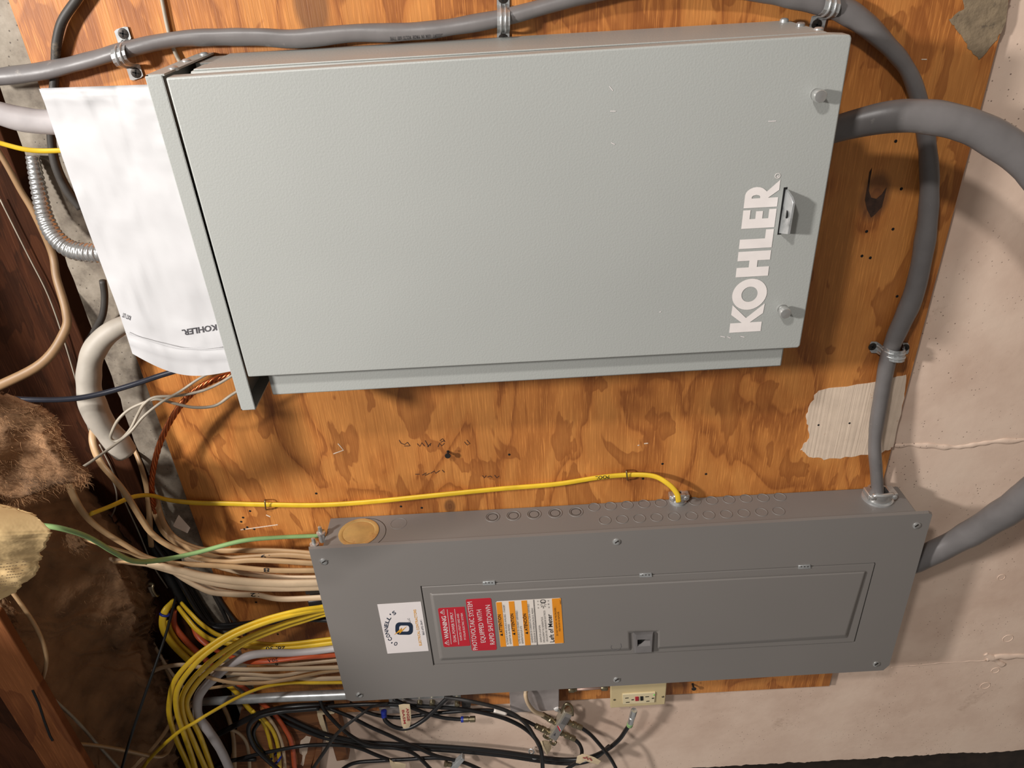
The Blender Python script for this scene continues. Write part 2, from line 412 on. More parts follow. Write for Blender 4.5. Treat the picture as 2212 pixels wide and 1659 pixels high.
pm('kraft_paper', (252, 216, 156), .75, 0, .08, 14, (90, .3, .002), ((204, 164, 108), 9, .60))
pm('kraft_print', (150, 124, 92), .75, 0, .1)
pm('insulation_wool', (156, 118, 84), .97, 0, .34, 14, (60, .5, .006))
pm('wool_fibre', (164, 122, 84), .9, 0, .2, 40)
pm('patch_white', (226, 204, 182), .6, 0, .06, 40, None, ((176, 128, 86), 60, .64))
pm('patch_grey', (140, 122, 98), .85, 0, .2, 60, (200, .5, .002), ((78, 68, 58), 55, .6))
pm('outlet_ivory', (206, 186, 142), .38, 0, .03)
pm('outlet_face', (222, 206, 168), .35, 0, .03)
pm('button_red', (170, 32, 46), .4, 0, .05)
pm('box_steel', (172, 162, 158), .45, .4, .14, 30, None, ((126, 118, 114), 18, .58))
pm('led_green', (90, 220, 80), .4, 0, .02)
pm('floor_concrete', (120, 112, 104), .8, 0, .15, 6)
pm('subfloor', (96, 66, 42), .8, 0, .2, 10)
pm('soil', (52, 40, 30), .95, 0, .3, 20)
# streaks on the paint patch follow the grain: same bump as the board
nt = M['patch_white'].node_tree
fb = tex(nt, 'ShaderNodeTexNoise', 1.0, 4, (4, 4, 260)); bump(nt, nt.nodes['Principled BSDF'], fb.outputs[0], .6, .002)

# ------------------------------------------------------------------ setting
def wall():
    # concrete wall whose left end (v = .823) is broken and ragged
    rnd = random.Random(3); us = [-.268 + i * .005 for i in range(444)]
    top = [(-.268 + rnd.uniform(-.003, .003) - .0, -1.9 + i * .02) for i in range(137)]
    out = []
    for (u, v) in top: out.append((-.268 + .006 * mnoise.noise(Vector((v * 9, 1, 0))) + .003 * mnoise.noise(Vector((v * 40, 5, 0))), v))
    for u in us[1:]:
        w = .823 + rnd.uniform(-.0012, .0012) + .007 * mnoise.noise(Vector((u * 9, 0, 3))) + .004 * mnoise.noise(Vector((u * 55, 0, 3)))
        if u < .1: w = 1.5
        out.append((u, w))
    out += [(1.95, -1.9)]
    vs = [W(u, v, -.012) for u, v in out]; k = len(vs); vs += [p - NV * .25 for p in vs]
    fs = [list(range(k)), list(range(2 * k - 1, k - 1, -1))] + [[i, (i + 1) % k, k + (i + 1) % k, k + i] for i in range(k)]
    return mk('wall_back', vs, fs, 'painted_concrete', None, label='painted concrete foundation wall with a bare grey top strip', kind='structure')
wl = wall()
def seam(pts, w, amp, seed):
    wp = [P(x, y, -.0125) for x, y in pts]; sp = catmull(wp, 14)
    rr = [pxm(p) * w / 2 * (1 + amp * mnoise.noise(p * 60 + Vector((seed, 0, 0)))) for p in sp]
    sp = [p + Vector((pxm(p) * 3 * mnoise.noise(p * 45), 0, 0)) for p in sp]
    vs, fs = sweep_geo(sp, rr, 8, .55); mk('form_seam', vs, fs, 'painted_concrete', wl, True)
seam([(1930, 962), (2000, 962), (2060, 966), (2120, 958), (2230, 948)], 11, .9, 0)
seam([(1925, 1441), (1990, 1436), (2060, 1430), (2130, 1427)], 4, .8, 5)
seam([(2130, 1424), (2160, 1418), (2230, 1417)], 16, .5, 9)
seam([(2128, 1412), (2150, 1425), (2166, 1436)], 12, .9, 12)
seam([(862, 1596), (880, 1630), (886, 1690)], 8, .9, 14)
for x, y, r in ((2177, 1379, .010), (2128, 1481, .010), (2150, 1448, .008), (2163, 1247, .007)):
    ring('form_tie_mark', P(x, y, -.012), NV, r, .0009, 'painted_concrete', wl)
mk('floor', [W(Z0, -3, -.3), W(Z0, 3, -.3), W(Z0, 3, 4), W(Z0, -3, 4)], [[0, 1, 2, 3]], 'floor_concrete', label='grey concrete basement floor', kind='structure')
ubox('ceiling', -.66, -.62, -2.2, 3, -.3, .30, 'subfloor', label='dark subfloor boards above the joists', kind='structure')
ubox('ceiling', -.66, -.62, -.36, 3, .301, .68, 'subfloor', label='unseen slab added to shade the lower left corner', kind='structure')  # out-of-view slab added to keep the bulb off the lower left
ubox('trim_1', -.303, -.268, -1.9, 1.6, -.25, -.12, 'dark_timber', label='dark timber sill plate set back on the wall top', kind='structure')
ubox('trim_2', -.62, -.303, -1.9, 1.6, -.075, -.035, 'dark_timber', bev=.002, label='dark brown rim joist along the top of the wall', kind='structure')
ubox('wall_recess', -.6, 3.4, .6, 3.2, -.6, -.5, 'soil', label='dark earth behind the broken wall end', kind='structure')
o = ubox('ceiling_joist', -.395, -.332, -.115, 2.2, .287, .300, 'joist_wood', bev=.002, label='rough brown ceiling strapping with a long dark split', cat='joist')
stroke('split', [(70, 1490), (84, 1520), (95, 1555), (108, 1590), (114, 1600)], .3003, 5, 'void_black', o)
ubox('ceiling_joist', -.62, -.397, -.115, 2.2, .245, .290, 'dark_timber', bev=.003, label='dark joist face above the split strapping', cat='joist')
ply = prism('plywood_board', [W(-.2135, -1.5), W(.9603, -1.5), W(.9603, .540), W(-.2135, .540)], NV * -.0118, 'plywood', None, .001, 1,
            label='large orange-brown plywood backboard behind both grey boxes', cat='board')
def patch(name, pts, amp, sub, mat, th=.0006, seed=1):
    q = jag(pts, amp, sub, seed); prism(name, [P(x, y, th) for x, y in q], NV * -(th - .0001), mat, ply)
patch('paint_patch', [(1770, 843), (1895, 826), (1960, 808), (1952, 860), (1930, 965), (1905, 978), (1850, 986), (1780, 992), (1745, 985), (1730, 970), (1748, 945), (1742, 900), (1752, 870)], 3.5, 6, 'patch_white', .0005)
patch('torn_veneer', [(2072, -25), (2185, -25), (2180, 0), (2165, 65), (2150, 90), (2117, 130), (2092, 105), (2078, 80), (2062, 60), (2050, 42), (2085, 18)], 4, 5, 'patch_grey', .0007, 4)
for pts in ([(1884, 362), (1878, 372), (1876, 390), (1872, 410), (1869, 432), (1874, 455), (1881, 470), (1890, 463), (1905, 447), (1915, 405), (1905, 420), (1893, 430), (1882, 427), (1877, 412), (1880, 385)],):
    q = jag(pts, .8, 2, 3); prism('bark_pocket', [P(x, y, .0004) for x, y in q], NV * -.0003, 'bark', ply)
# nail holes and the odd screw left in the board
for x, y in ((1100, 982), (683, 1066), (866, 1094), (911, 1097), (1431, 1002), (1389, 1034), (1525, 1024), (1872, 500), (1929, 495), (1938, 640), (1862, 553), (1880, 557), (540, 1104), (525, 1118), (521, 1127), (534, 1139), (549, 1143), (528, 1143), (549, 1340), (600, 1370), (1768, 918), (1835, 914), (1947, 408), (1935, 305), (545, 1281), (553, 1301)):
    lathe('nail_hole', P(x, y, .0002), NV, [(.0022, 0), (.0018, .0004), (.0003, .0005)], 'void_black', ply, 8)
for x, y in ((968, 975), (1496, 1477)):
    o = lathe('drywall_screw', P(x, y, 0), NV, [(.0022, 0), (.0022, .010), (.0050, .012), (.0046, .0132), (.0005, .0128)], 'dark_screw', None, 12,
              label='black screw left sticking out of the ' + ('open plywood between the two boxes' if y < 1000 else 'plywood strip below the lower panel'), cat='screw')
    cross(P(x, y, .0128), NV, .0026, 'void_black', o, .0006)
# pencil marks
for pts in ([(862, 950), (866, 957), (874, 960), (880, 955), (886, 963)], [(873, 963), (884, 963)], [(901, 958), (907, 964), (911, 956), (917, 963)], [(918, 951), (926, 965)], [(923, 965), (931, 957), (929, 963)],
            [(946, 965), (949, 957), (954, 963), (960, 957)], [(950, 952), (956, 947), (961, 954)], [(952, 955), (960, 951)], [(1003, 954), (1009, 961), (1015, 958), (1008, 950)],
            [(897, 1024), (906, 1024)], [(912, 1026), (921, 1021), (918, 1027), (928, 1022)], [(930, 1022), (938, 1017), (941, 1022), (950, 1016)], [(955, 1015), (960, 1020)],
            [(1042, 1027), (1046, 1032), (1050, 1027)], [(1053, 1030), (1059, 1028), (1063, 1031)], [(1068, 1026), (1073, 1032), (1078, 1028)]):
    stroke('pencil_mark', pts, 0, 1.5, 'pencil', ply)
for pts in ([(1377, 962), (1381, 961)], [(1391, 958), (1400, 957)], [(730, 958), (742, 972), (720, 980)], [(575, 1112), (584, 1116)], [(520, 1144), (600, 1133)], [(1990, 128), (2002, 128)]):
    stroke('pale_scuff', pts, 0, 2.2, 'patch_white', ply)

# ------------------------------------------------------------------ transfer switch cabinet
KN = .1622
def kohler():
    k = empty('transfer_switch_cabinet', W(.697, -.52, .08), 'large light grey steel cabinet with big white lettering on its door', 'cabinet')
    ubox('body', .026, .697, -.7205, -.3215, .0012, .140, 'cabinet_grey', k, .0025)
    ubox('recessed_top', .004, .0262, -.7185, -.3225, .0012, .060, 'cabinet_grey', k, .001)
    # folded seam along the side of the body
    ubox('side_flange', .030, .690, -.7222, -.7204, .104, .139, 'cabinet_grey', k, .0008)
    # hood: tray with a front lip
    f = [P(312, 165, KN), P(349, 162, KN), P(552, 885, KN), P(523, 887, KN)]
    u1 = .0079; prism('hood', f, NV * -.0018, 'cabinet_grey', k, .0012)
    ubox('hood_top', -.0105, -.0085, -.722, -.3145, .0012, KN - .001, 'cabinet_grey', k)
    ubox('hood_side', -.0105, u1, -.7222, -.7202, .0012, KN - .001, 'cabinet_grey', k)
    ubox('hood_side', -.0105, u1, -.3163, -.3145, .0012, KN - .001, 'cabinet_grey', k)
    # door, a pan with folded edges
    f = [P(357, 168, KN), P(1803, 74, KN), P(1838, 75, KN), P(1841, 83, KN), P(1729, 747, KN), P(1724, 752, KN), P(536, 815, KN)]
    d = prism('door', f, NV * -.020, 'cabinet_grey', k, .0022, 3)
    for x, y, nn in ((375, 148, 0), (403, 132, 0), (441, 118, 0), (1694, 44, 1), (1729, 53, 1), (1768, 64, 1)):
        c = Pv(x, y, -.7222); lathe('pan_screw', c, Vector((1, 0, 0)), [(.0052, -.002), (.0050, .0012), (.0035, .0024), (.0005, .0028)], 'galvanized', k, 14)
    for x, y in ((1770, 207), (1697, 671)):
        c = P(x - 8, y - 4, KN)
        s = lathe('thumb_screw', c, NV, [(.0060, 0), (.0060, .001), (.0038, .0012), (.0038, .006), (.0066, .0062), (.0068, .0135), (.0060, .0146), (.0004, .0149)], 'bright_metal', d, 20, smooth=True)
    # lock hasp in its slot
    prism('slot', [P(1693, 405, KN), P(1701, 404, KN), P(1687, 506, KN), P(1679, 507, KN)], NV * .0003, 'void_black', d)
    base = [(1695, 411), (1692, 430), (1683, 490), (1681, 502)]
    a, b = P(1697, 409, KN), P(1682, 504, KN); out = NV * .018 + Vector((0, 0, -.0035))
    pl = [a, a + (b - a) * .10 + out * .72, a + (b - a) * .20 + out, b + (a - b) * .10 + out, b]
    h = prism('hasp', pl, Vector((0, 0, -.0028)), 'galvanized', d, .0003, 1)
    c = a + (b - a) * .5 + out * .55 + Vector((0, 0, .0002))
    lathe('padlock_hole', c, Vector((0, .19, 1)), [(.0046, 0), (.0045, .0003), (.0003, .0004)], 'void_black', h, 16)
    # lettering: x runs along the word (pixel up), y is the letter height
    def fn(x, y):
        bx, by = 1643 + 43 * x, 715 - 327 * x; hx, hy = -68 - 5 * x, 4
        return P(bx + hx * y, by + hy * y, KN + .0006)
    def ell(cx, cy, rx, ry, k=36): return [(cx + rx * math.cos(2 * math.pi * i / k), cy + ry * math.sin(2 * math.pi * i / k)) for i in range(k)]
    letters = {
        'K': [[(0, 0), (0, 1), (.062, 1), (.062, .64), (.118, 1), (.183, .99), (.092, .52), (.183, -.02), (.118, 0), (.062, .38), (.062, 0)]],
        'O': [ell(.2485, .5, .1025, .54), ell(.2485, .5, .050, .25)],
        'H': [[(.366, 0), (.366, 1), (.428, 1), (.428, .63), (.472, .63), (.472, 1), (.534, 1), (.534, 0), (.472, 0), (.472, .38), (.428, .38), (.428, 0)]],
        'L': [[(.553, 0), (.553, 1), (.615, 1), (.615, .24), (.674, .24), (.674, 0)]],
        'E': [[(.686, 0), (.686, 1), (.808, 1), (.808, .78), (.748, .78), (.748, .61), (.798, .61), (.798, .40), (.748, .40), (.748, .22), (.808, .22), (.808, 0)]],
        'R': [[(.822, 0), (.822, 1), (.905, 1)] + [(.905 + .054 * math.sin(t), .675 + .325 * math.cos(t)) for t in [i * math.pi / 10 for i in range(1, 9)]] + [(.926, .36), (1.0, 0), (.932, 0), (.884, .30), (.884, 0)], [(.884, .79), (.884, .54), (.895, .54), (.903, .58), (.907, .66), (.903, .75), (.895, .79)]],
    }
    for ch, loops in letters.items(): fill2d('logo_letter', loops, fn, 'logo_white', d)
    c = P(1680, 380, KN + .0004); ring('registered_mark', c, NV, .0028, .0003, 'logo_white', d, 20)
    text('registered_letter', 'R', (1682.5, 382.5), (1682.5, 378), (-5, .3), KN, 'logo_white', d, .02, .0006)
    for pts in ([(1600, 727), (1598, 726), (1608, 728)], [(1556, 726), (1566, 728)], [(1571, 727), (1578, 730)], [(1659, 262), (1676, 261)], [(1316, 186), (1324, 196)], [(1318, 240), (1330, 240)], [(1424, 674), (1428, 673)], [(1320, 308), (1328, 312)]):
        stroke('scratch', pts, KN, 1.6, 'sticker_white', d)
kohler()

# ------------------------------------------------------------------ breaker panel
N1 = .0878; BV = .012
def panel():
    k = empty('breaker_panel', W(1.0, .19, .04), 'long dark grey breaker panel with warning stickers on its hinged door', 'breaker panel')
    ubox('box', .0176, .9869, BV, .372, .0012, N1 - .004, 'panel_grey', k, .002)
    out = [(667, 1187), (2007, 1109), (2014, 1112), (1921, 1437), (1908, 1448), (760, 1515), (748, 1511)]
    hole = [(908, 1266), (1893, 1215), (1847, 1389), (936, 1438)]
    # cover sheet with an opening
    def fn(x, y): return P(x, -y, N1)
    c = fill2d('cover', [[(x, -y) for x, y in out], [(x, -y) for x, y in hole]], fn, 'panel_grey', k)
    rim = [P(x, y, N1) for x, y in out]; cen = sum(rim, Vector()) / len(rim)
    vs = rim + [p + (p - cen).normalized() * .0015 - NV * .006 for p in rim]; m = len(rim)
    mk('cover_lip', vs, [[i, (i + 1) % m, m + (i + 1) % m, m + i] for i in range(m)], 'panel_grey', c)
    hp = [P(x, y, N1) for x, y in hole]
    mk('opening_edge', hp + [p - NV * .006 for p in hp], [[i, (i + 1) % 4, 4 + (i + 1) % 4, 4 + i] for i in range(4)], 'panel_grey', c)
    ubox('dead_front', .17, .93, .06, .33, .06, N1 - .0055, 'void_black', k)
    # door leaf and its raised field with a notch for the latch
    leaf = [(911, 1268.5), (1890, 1218), (1845, 1386.5), (938.5, 1435)]
    d = prism('door', [P(x, y, N1 + .0004) for x, y in leaf], NV * -.004, 'panel_grey', k, .0008, 2)
    fld = [(928, 1281), (1872, 1233), (1831, 1378), (1419, 1402), (1419, 1366), (1362, 1368), (1364, 1405), (950, 1427)]
    lo = [P(x, y, N1 + .0006) for x, y in fld]; ce = sum(lo, Vector()) / len(lo)
    ins = []
    for i, (x, y) in enumerate(fld):
        ax, ay = fld[i - 1]; bx, by = fld[(i + 1) % len(fld)]
        d1 = Vector((x - ax, y - ay)).normalized(); d2 = Vector((bx - x, by - y)).normalized()
        nrm = Vector((-d1.y - d2.y, d1.x + d2.x)); ins.append((x + nrm.x * 4.5, y + nrm.y * 4.5))
    hi = [P(x, y, N1 + .0052) for x, y in ins]; m = len(fld)
    r = mk('raised_field', lo + hi, [list(range(m, 2 * m))] + [[i, (i + 1) % m, m + (i + 1) % m, m + i] for i in range(m)], 'panel_grey', d)
    smooth_edges(r, .0022, 3, 20)
    NF = N1 + .0052
    for x, y in ((1056, 1261), (1395, 1244), (1738, 1226)):
        h = prism('hinge', [P(x - 13, y - 3.6, N1 + .0022), P(x + 13, y - 5, N1 + .0022), P(x + 14, y + 2.6, N1 + .0022), P(x - 13, y + 4, N1 + .0022)], NV * -.0025, 'galvanized', d, .0005, 1)
        for dx in (-7, 0, 7): lathe('rivet', P(x + dx, y - 2, N1 + .0024), NV, [(.0012, 0), (.0010, .0003), (.0002, .0004)], 'dark_screw', h, 8)
    # latch
    l0 = [(1367, 1365.5), (1412, 1363), (1411, 1408), (1370, 1411)]; l1 = [(1374, 1372), (1410, 1370), (1407.5, 1408.5), (1374, 1410.5)]
    a = [P(x, y, N1 + .001) for x, y in l0]; b = [P(x, y, N1 + .010) for x, y in l1]
    hole2 = [(1377, 1382), (1405, 1380.5), (1405, 1395.5), (1377, 1397)]
    hb = [P(x, y, N1 + .010) for x, y in hole2]; hd = [p - NV * .007 for p in hb]
    vs = a + b + hb + hd
    fs = [[i, (i + 1) % 4, 4 + (i + 1) % 4, 4 + i] for i in range(4)] + [[4 + i, 4 + (i + 1) % 4, 8 + (i + 1) % 4, 8 + i] for i in range(4)] + [[8 + i, 8 + (i + 1) % 4, 12 + (i + 1) % 4, 12 + i] for i in range(4)] + [[12, 13, 14, 15]]
    la = mk('latch', vs, fs, 'latch_grey', d)
    mk('latch_tongue', [P(1377, 1396.5, N1 + .0095), P(1405, 1395, N1 + .0095), P(1405, 1384, N1 + .0045), P(1392, 1384.5, N1 + .0045)], [[0, 1, 2, 3]], 'latch_grey', la)
    mk('latch_shade', [P(1377.5, 1382.5, N1 + .0042), P(1393, 1381.5, N1 + .0042), P(1377.5, 1396, N1 + .0042)], [[0, 1, 2]], 'void_black', la)  # black triangle painted in for the shade inside the latch opening
    ringpx = [(1321, 1394), (1319, 1398), (1322, 1403), (1331, 1404), (1338, 1402), (1342, 1397), (1341, 1392), (1340, 1390)]
    stroke('stamped_mark', ringpx, NF, 1.2, 'latch_grey', d)
    for x, y in ((699, 1213), (1332, 1170), (1980, 1135), (776, 1501), (1332, 1468), (1893, 1434)):
        s = screwhead('cover_screw', P(x, y, N1), NV, .0066, 'bright_metal', c)
        prism('slot', [P(x - 4, y + 2.4, N1 + .0033), P(x - 3, y + 4.2, N1 + .0031), P(x + 5, y - 1, N1 + .0032), P(x + 4, y - 2.8, N1 + .0033)], NV * .0002, 'dark_screw', s)
    # knockouts on the side
    def cr(L, ox=1100, oy=950): return [(ox + x / 3.687, oy + y / 3.687) for x, y in L]
    ks = cr([(675, 536), (806, 528), (938, 520), (1073, 511), (1206, 505), (1478, 490), (1612, 483), (1748, 476), (1884, 468), (2020, 462), (2155, 455),
             (762, 641), (898, 633), (1036, 626), (1172, 618), (1311, 611), (1450, 605), (1588, 598), (1727, 591), (1866, 583), (2007, 576), (2144, 568)])
    SX = Vector((1, 0, 0))
    for x, y in ks: ring('knockout', Pv(x, y, BV), SX, .0098, .0008, 'panel_grey', k)
    for x, y in ((1064, 1117), (1109, 1114), (1153.5, 1111), (1199, 1108.5), (1244, 1106)):
        q = ring('knockout', Pv(x, y, BV), SX, .0116, .0009, 'panel_grey', k); ring('inner_ring', Pv(x, y, BV), SX, .0082, .0005, 'dark_screw', q)
    ring('knockout', Pv(861, 1131, BV), SX, .0135, .0005, 'panel_grey', k)
    cpl = Pv(775, 1150.5, BV)
    pg = lathe('knockout_plug', cpl, SX, [(.0335, 0), (.0335, .0012), (.0285, .0022), (.0262, .0010), (.0235, .0016), (.0005, .0020)], 'brass', k, 36, label='round brass knockout plug')
    ring('knockout', Pv(786, 1152, BV), SX, .0365, .0005, 'dark_screw', k, 36)
    # ground lugs on the top edge
    for x, y, n in ((695, 1158, .045), (681, 1183, .075)):
        p = P(x, y, n); q = lathe('ground_lug', p, SX, [(.006, -.010), (.006, .004), (.0075, .005), (.0075, .009), (.0035, .010), (.003, .020), (.0005, .021)], 'bright_metal', k, 12)
    # ---- stickers
    st = lambda nm, q, n, mat, lab, th=.0005: prism(nm, [P(x, y, n + th) for x, y in q], NV * -th, mat, k, label=lab)
    s1 = st('sticker', [(815, 1306), (909, 1300), (926, 1406), (837, 1412)], N1, 'sticker_white', 'white electrician sticker with navy and gold logo')
    n = N1 + .0005
    # arched word round the ring
    word = "O'CONNELL'S"; cx, cy, rad = 873, 1356, 35
    for i, chh in enumerate(word):
        t = i / (len(word) - 1); an = math.radians(118 + t * 118)
        # centre angles run from lower left round to upper left
        x = cx + rad * 1.0 * math.cos(an); y = cy + rad * math.sin(an)
        tx, ty = -math.sin(an), math.cos(an)      # travel direction
        w = 3.4 if chh not in "'" else 1.2
        text('lettering', chh, (x - tx * w, y - ty * w), (x + tx * w, y + ty * w), (math.cos(an) * 8, math.sin(an) * 8), n, 'logo_navy', s1, .02)
    def q2(x, y): return P(x, y, n) + NV * .0003
    def rr(x0, y0, x1, y1, r, sk=6):
        o = []
        for (a, b, s) in ((x1 - r, y1 - r, 0), (x0 + r, y1 - r, 90), (x0 + r, y0 + r, 180), (x1 - r, y0 + r, 270)):
            for i in range(5): t = math.radians(s + i * 22.5); o.append((a + r * math.cos(t), b + r * math.sin(t)))
        return o
    fill2d('logo_ring', [[(x, -y) for x, y in rr(854, 1344, 892, 1371, 9)], [(x, -y) for x, y in rr(862, 1351, 884, 1364, 5)]], lambda x, y: q2(x, -y), 'logo_navy', s1)
    mk('logo_bolt', [q2(851, 1371) + NV * .0003, q2(868, 1355) + NV * .0003, q2(864, 1363) + NV * .0003, q2(879, 1352) + NV * .0003, q2(862, 1370) + NV * .0003, q2(866, 1363) + NV * .0003], [[0, 1, 5], [1, 2, 5], [2, 3, 4], [2, 4, 5]], 'logo_gold', s1)
    text('lettering', 'LLC', (887, 1344), (884, 1335), (-4, .5), n, 'logo_navy', s1)
    text('lettering', 'ELECTRICAL CONTRACTORS', (911, 1394), (898, 1316), (-5, .8), n, 'logo_gold', s1, .015)
    text('lettering', '860-692-0641', (917, 1371), (911, 1339), (-4, .6), n, 'logo_navy', s1)
    s2 = st('sticker', [(946, 1316), (949, 1314), (1003, 1311), (1016, 1393), (1014, 1395), (961, 1398), (958, 1396)], NF, 'sticker_red', 'small red dual power supply warning sticker')
    n = NF + .0005; TW = 'sticker_white'
    text('lettering', 'WARNING', (970, 1379), (963, 1330), (-9, 1), n, TW, s2, .015)
    for (x, y) in ((966, 1388), (956, 1322)):
        stroke('hazard_triangle', [(x - 5, y + .6), (x + 4, y + 5), (x + 3, y - 6), (x - 5, y + .6)], n, 1.2, TW, s2); stroke('hazard_bolt', [(x - 2, y), (x + 0, y + 1.2), (x, y - 1), (x + 2, y)], n, 1.0, TW, s2)
    text('lettering', 'DUAL POWER SUPPLY', (986, 1386), (978, 1322), (-6, .8), n, TW, s2)
    stroke('rule', [(975, 1391), (966, 1316)], n, .9, TW, s2); stroke('rule', [(991, 1392), (982, 1315)], n, .9, TW, s2)
    text('lettering', 'SOURCES: UTILITY GRID AND', (998.5, 1383), (991, 1325), (-4.2, .6), n, TW, s2); text('lettering', 'PV SOLAR ELECTRIC SYSTEM', (1007, 1381), (999.5, 1324), (-4.2, .6), n, TW, s2)
    s3 = st('sticker', [(1006, 1297), (1008, 1295), (1058, 1292), (1061, 1294), (1073, 1401), (1071, 1404), (1022, 1406), (1019, 1404)], NF, 'sticker_red', 'tall red photovoltaic rapid shutdown sticker')
    text('lettering', 'PHOTOVOLTAIC SYSTEM', (1032, 1403), (1019.5, 1299), (-10, 1.2), n, TW, s3); text('lettering', 'EQUIPPED WITH', (1049, 1387), (1039.5, 1316), (-10, 1.2), n, TW, s3); text('lettering', 'RAPID SHUTDOWN', (1069, 1391), (1058.5, 1306), (-10, 1.2), n, TW, s3)
    s4 = st('sticker', [(1071, 1302), (1074, 1299.5), (1209, 1292), (1212, 1294), (1218, 1387), (1215, 1389.5), (1084, 1397), (1081, 1395)], NF, 'sticker_cream', 'orange and white attention sticker with handwriting')
    def band(x0, x1, w, w2=None):   # orange bands run the height of the sticker
        ty = lambda x: 1301.5 - (x - 1071) * .0665; by = lambda x: 1397.5 - (x - 1081) * .063
        q = [(x0, ty(x0)), (x0 + w, ty(x0 + w)), (x1 + w, by(x1 + w)), (x1, by(x1))]
        prism('orange_band', [P(x, y, n + .0004) for x, y in q], NV * -.0003, 'sticker_orange', s4)
    band(1071.5, 1081.5, 12); band(1098.5, 1108.5, 12); band(1126, 1134.5, 12); band(1192, 1198.5, 19.5)
    B = 'ink_black'; n2 = n + .0004
    for x, wd_, y0, y1 in ((1084.5, 'ATTENTION', 1366, 1327), (1111.5, 'ATTENTION', 1364, 1325), (1139, 'ATENCI\u00d3N', 1362, 1325)):
        text('lettering', wd_, (x + 1, y0), (x - 3, y1), (-6.5, .6), n2, B, s4, .02)
        mk('warning_symbol', [P(x + 1.6, y0 + 2.2, n2 + .0003), P(x + 1.2, y0 + 8, n2 + .0003), P(x - 5, y0 + 5.4, n2 + .0003)], [[0, 1, 2]], B, s4)
    for s, xa, ya, xb, yb, hh in (('ALTERNATE POWER SOURCE AVAILABLE - STANDBY', 1098, 1392, 1089.5, 1306, 3.4), ('GENERATOR ON PREMISES', 1104.5, 1391, 1100, 1348, 3.4), ('AUTRE SOURCE DE COURANT DISPONIBLE -', 1124, 1390, 1117, 1317, 3.4), ('GENERATEUR SUR SITE', 1130.5, 1390, 1126.5, 1352, 3.4),
                              ('GENERADOR DE CORRIENTE ALTERNA DISPONIBLE -', 1151.5, 1388, 1142, 1302, 3.4), ('GENERADOR DE EMERGENCIA EN EL PREDIO', 1157.5, 1388, 1151, 1313, 3.4),
                              ('GENERATOR LOCATION:', 1170, 1387, 1166.5, 1350, 3.4), ('EMPLACEMENT DU GENERATEUR:', 1177, 1387, 1172, 1332, 3.4), ('UBICACION DEL GENERADOR ELECTRICO:', 1183.5, 1386, 1177, 1318, 3.4),
                              ('DO NOT REMOVE | NE PAS ENLEVER |', 1205.5, 1373, 1200.5, 1311, 3.6), ('POR FAVOR NO REMOVER', 1211, 1363, 1207.5, 1321, 3.6), ('GM86477', 1212, 1305, 1211.3, 1296, 2.4)):
        text('lettering', s, (xa, ya), (xb, yb), (-hh, .3), n2, B, s4)
    stroke('rule', [(1152.5, 1295), (1160.5, 1393)], n2, 1.2, B, s4)
    text('handwriting', 'Left of Meter', (1197, 1386.5), (1190.5, 1326), (-9, .8), n2, 'ink_black', s4, .008)
    cx, cy = 1173, 1306
    for a in range(8):
        t = math.radians(a * 45 - 4); stroke('compass_ray', [(cx + 2.5 * math.cos(t), cy + 2.5 * math.sin(t)), (cx + 7 * math.cos(t), cy + 7 * math.sin(t))], n2, .8, B, s4)
    stroke('pen_circle', [(1172.5 + 5.5 * math.cos(t * .55), 1298.5 + 3.2 * math.sin(t * .55)) for t in range(13)], n2, 1.2, 'ink_black', s4)
    for s_, x, y in (('NW', 1164, 1314), ('W', 1163.5, 1307), ('SW', 1163, 1300), ('N', 1175, 1314), ('NE', 1187, 1313), ('E', 1186, 1306), ('SE', 1185.5, 1299)): text('lettering', s_, (x, y), (x - .2, y - 3), (-2.6, .2), n2, B, s4)
panel()

# ------------------------------------------------------------------ big grey cables, straps, connectors
K2 = (0, 850, 5.53); K3 = (150, 1050, 5.53); K4 = (300, 1250, 5.53); K5 = (300, 1459, 5.53); A4 = (0, 1209, 3.687)
K6 = (650, 1480, 7.373); K7 = (900, 1470, 7.373); K8 = (1100, 1480, 7.373)
c1 = cable('service_cable', 'thick grey service cable strapped over the big cabinet and down to the panel', 'grey_sheath',
      [34, 36, 38, 39, 40, 40, 40, 41, 40, 38, 38, 40, 41, 42, 42, 44, 46, 50, 52, 52, 46, 42, 40, 40, 40, 42, 44, 40, 38, 34, 32, 30],
      [(-60, 170, .02), (0, 166, .018), (100, 152, .016), (200, 128, .015), (270, 108, .015), (350, 90, .015), (420, 82, .015), (550, 80, .015), (640, 84, .015), (760, 72, .015), (850, 70, .015), (950, 62, .015), (1086, 38, .015), (1200, 8, .015), (1330, -22, .015), (1480, -30, .015),
       (1620, -22, .015), (1700, -10, .015), (1780, 6, .015), (1850, 38, .016), (1915, 95, .017), (1960, 150, .018), (1985, 215, .018), (2000, 290, .018), (2008, 400, .018), (1998, 520, .018), (1972, 640, .016), (1925, 752, .015), (1905, 850, .018), (1890, 950, .026), (1893, 1020, .032), (1897, 1075, .034)], flat=.80, wob=.10, sides=14, res=8, roll=.045)
text('print', '76333FT   USA  IN  MADE  VOLTS  600  TYPE', (955, 73), (842, 80), (1, 8), .032, 'ink_dark', c1, 0, 0, proj='drape')
cable('service_cable', 'fat grey cable loop from the big cabinet down into the panel bottom', 'grey_sheath', [56, 60, 68, 72, 74, 76, 78, 80, 82, 82, 80, 76, 66, 58, 56, 54],
      [(1770, 292, .07), (1830, 272, .075), (1920, 253, .09), (2000, 252, .10), (2080, 268, .11), (2150, 300, .12), (2225, 358, .13), (2320, 480, .14), (2380, 660, .14), (2370, 840, .135), (2310, 980, .125), (2225, 1068, .11), (2130, 1132, .085), (2060, 1172, .065), (1990, 1206, .05), (1950, 1222, .045)], flat=.8, wob=.08, sides=14, res=8)
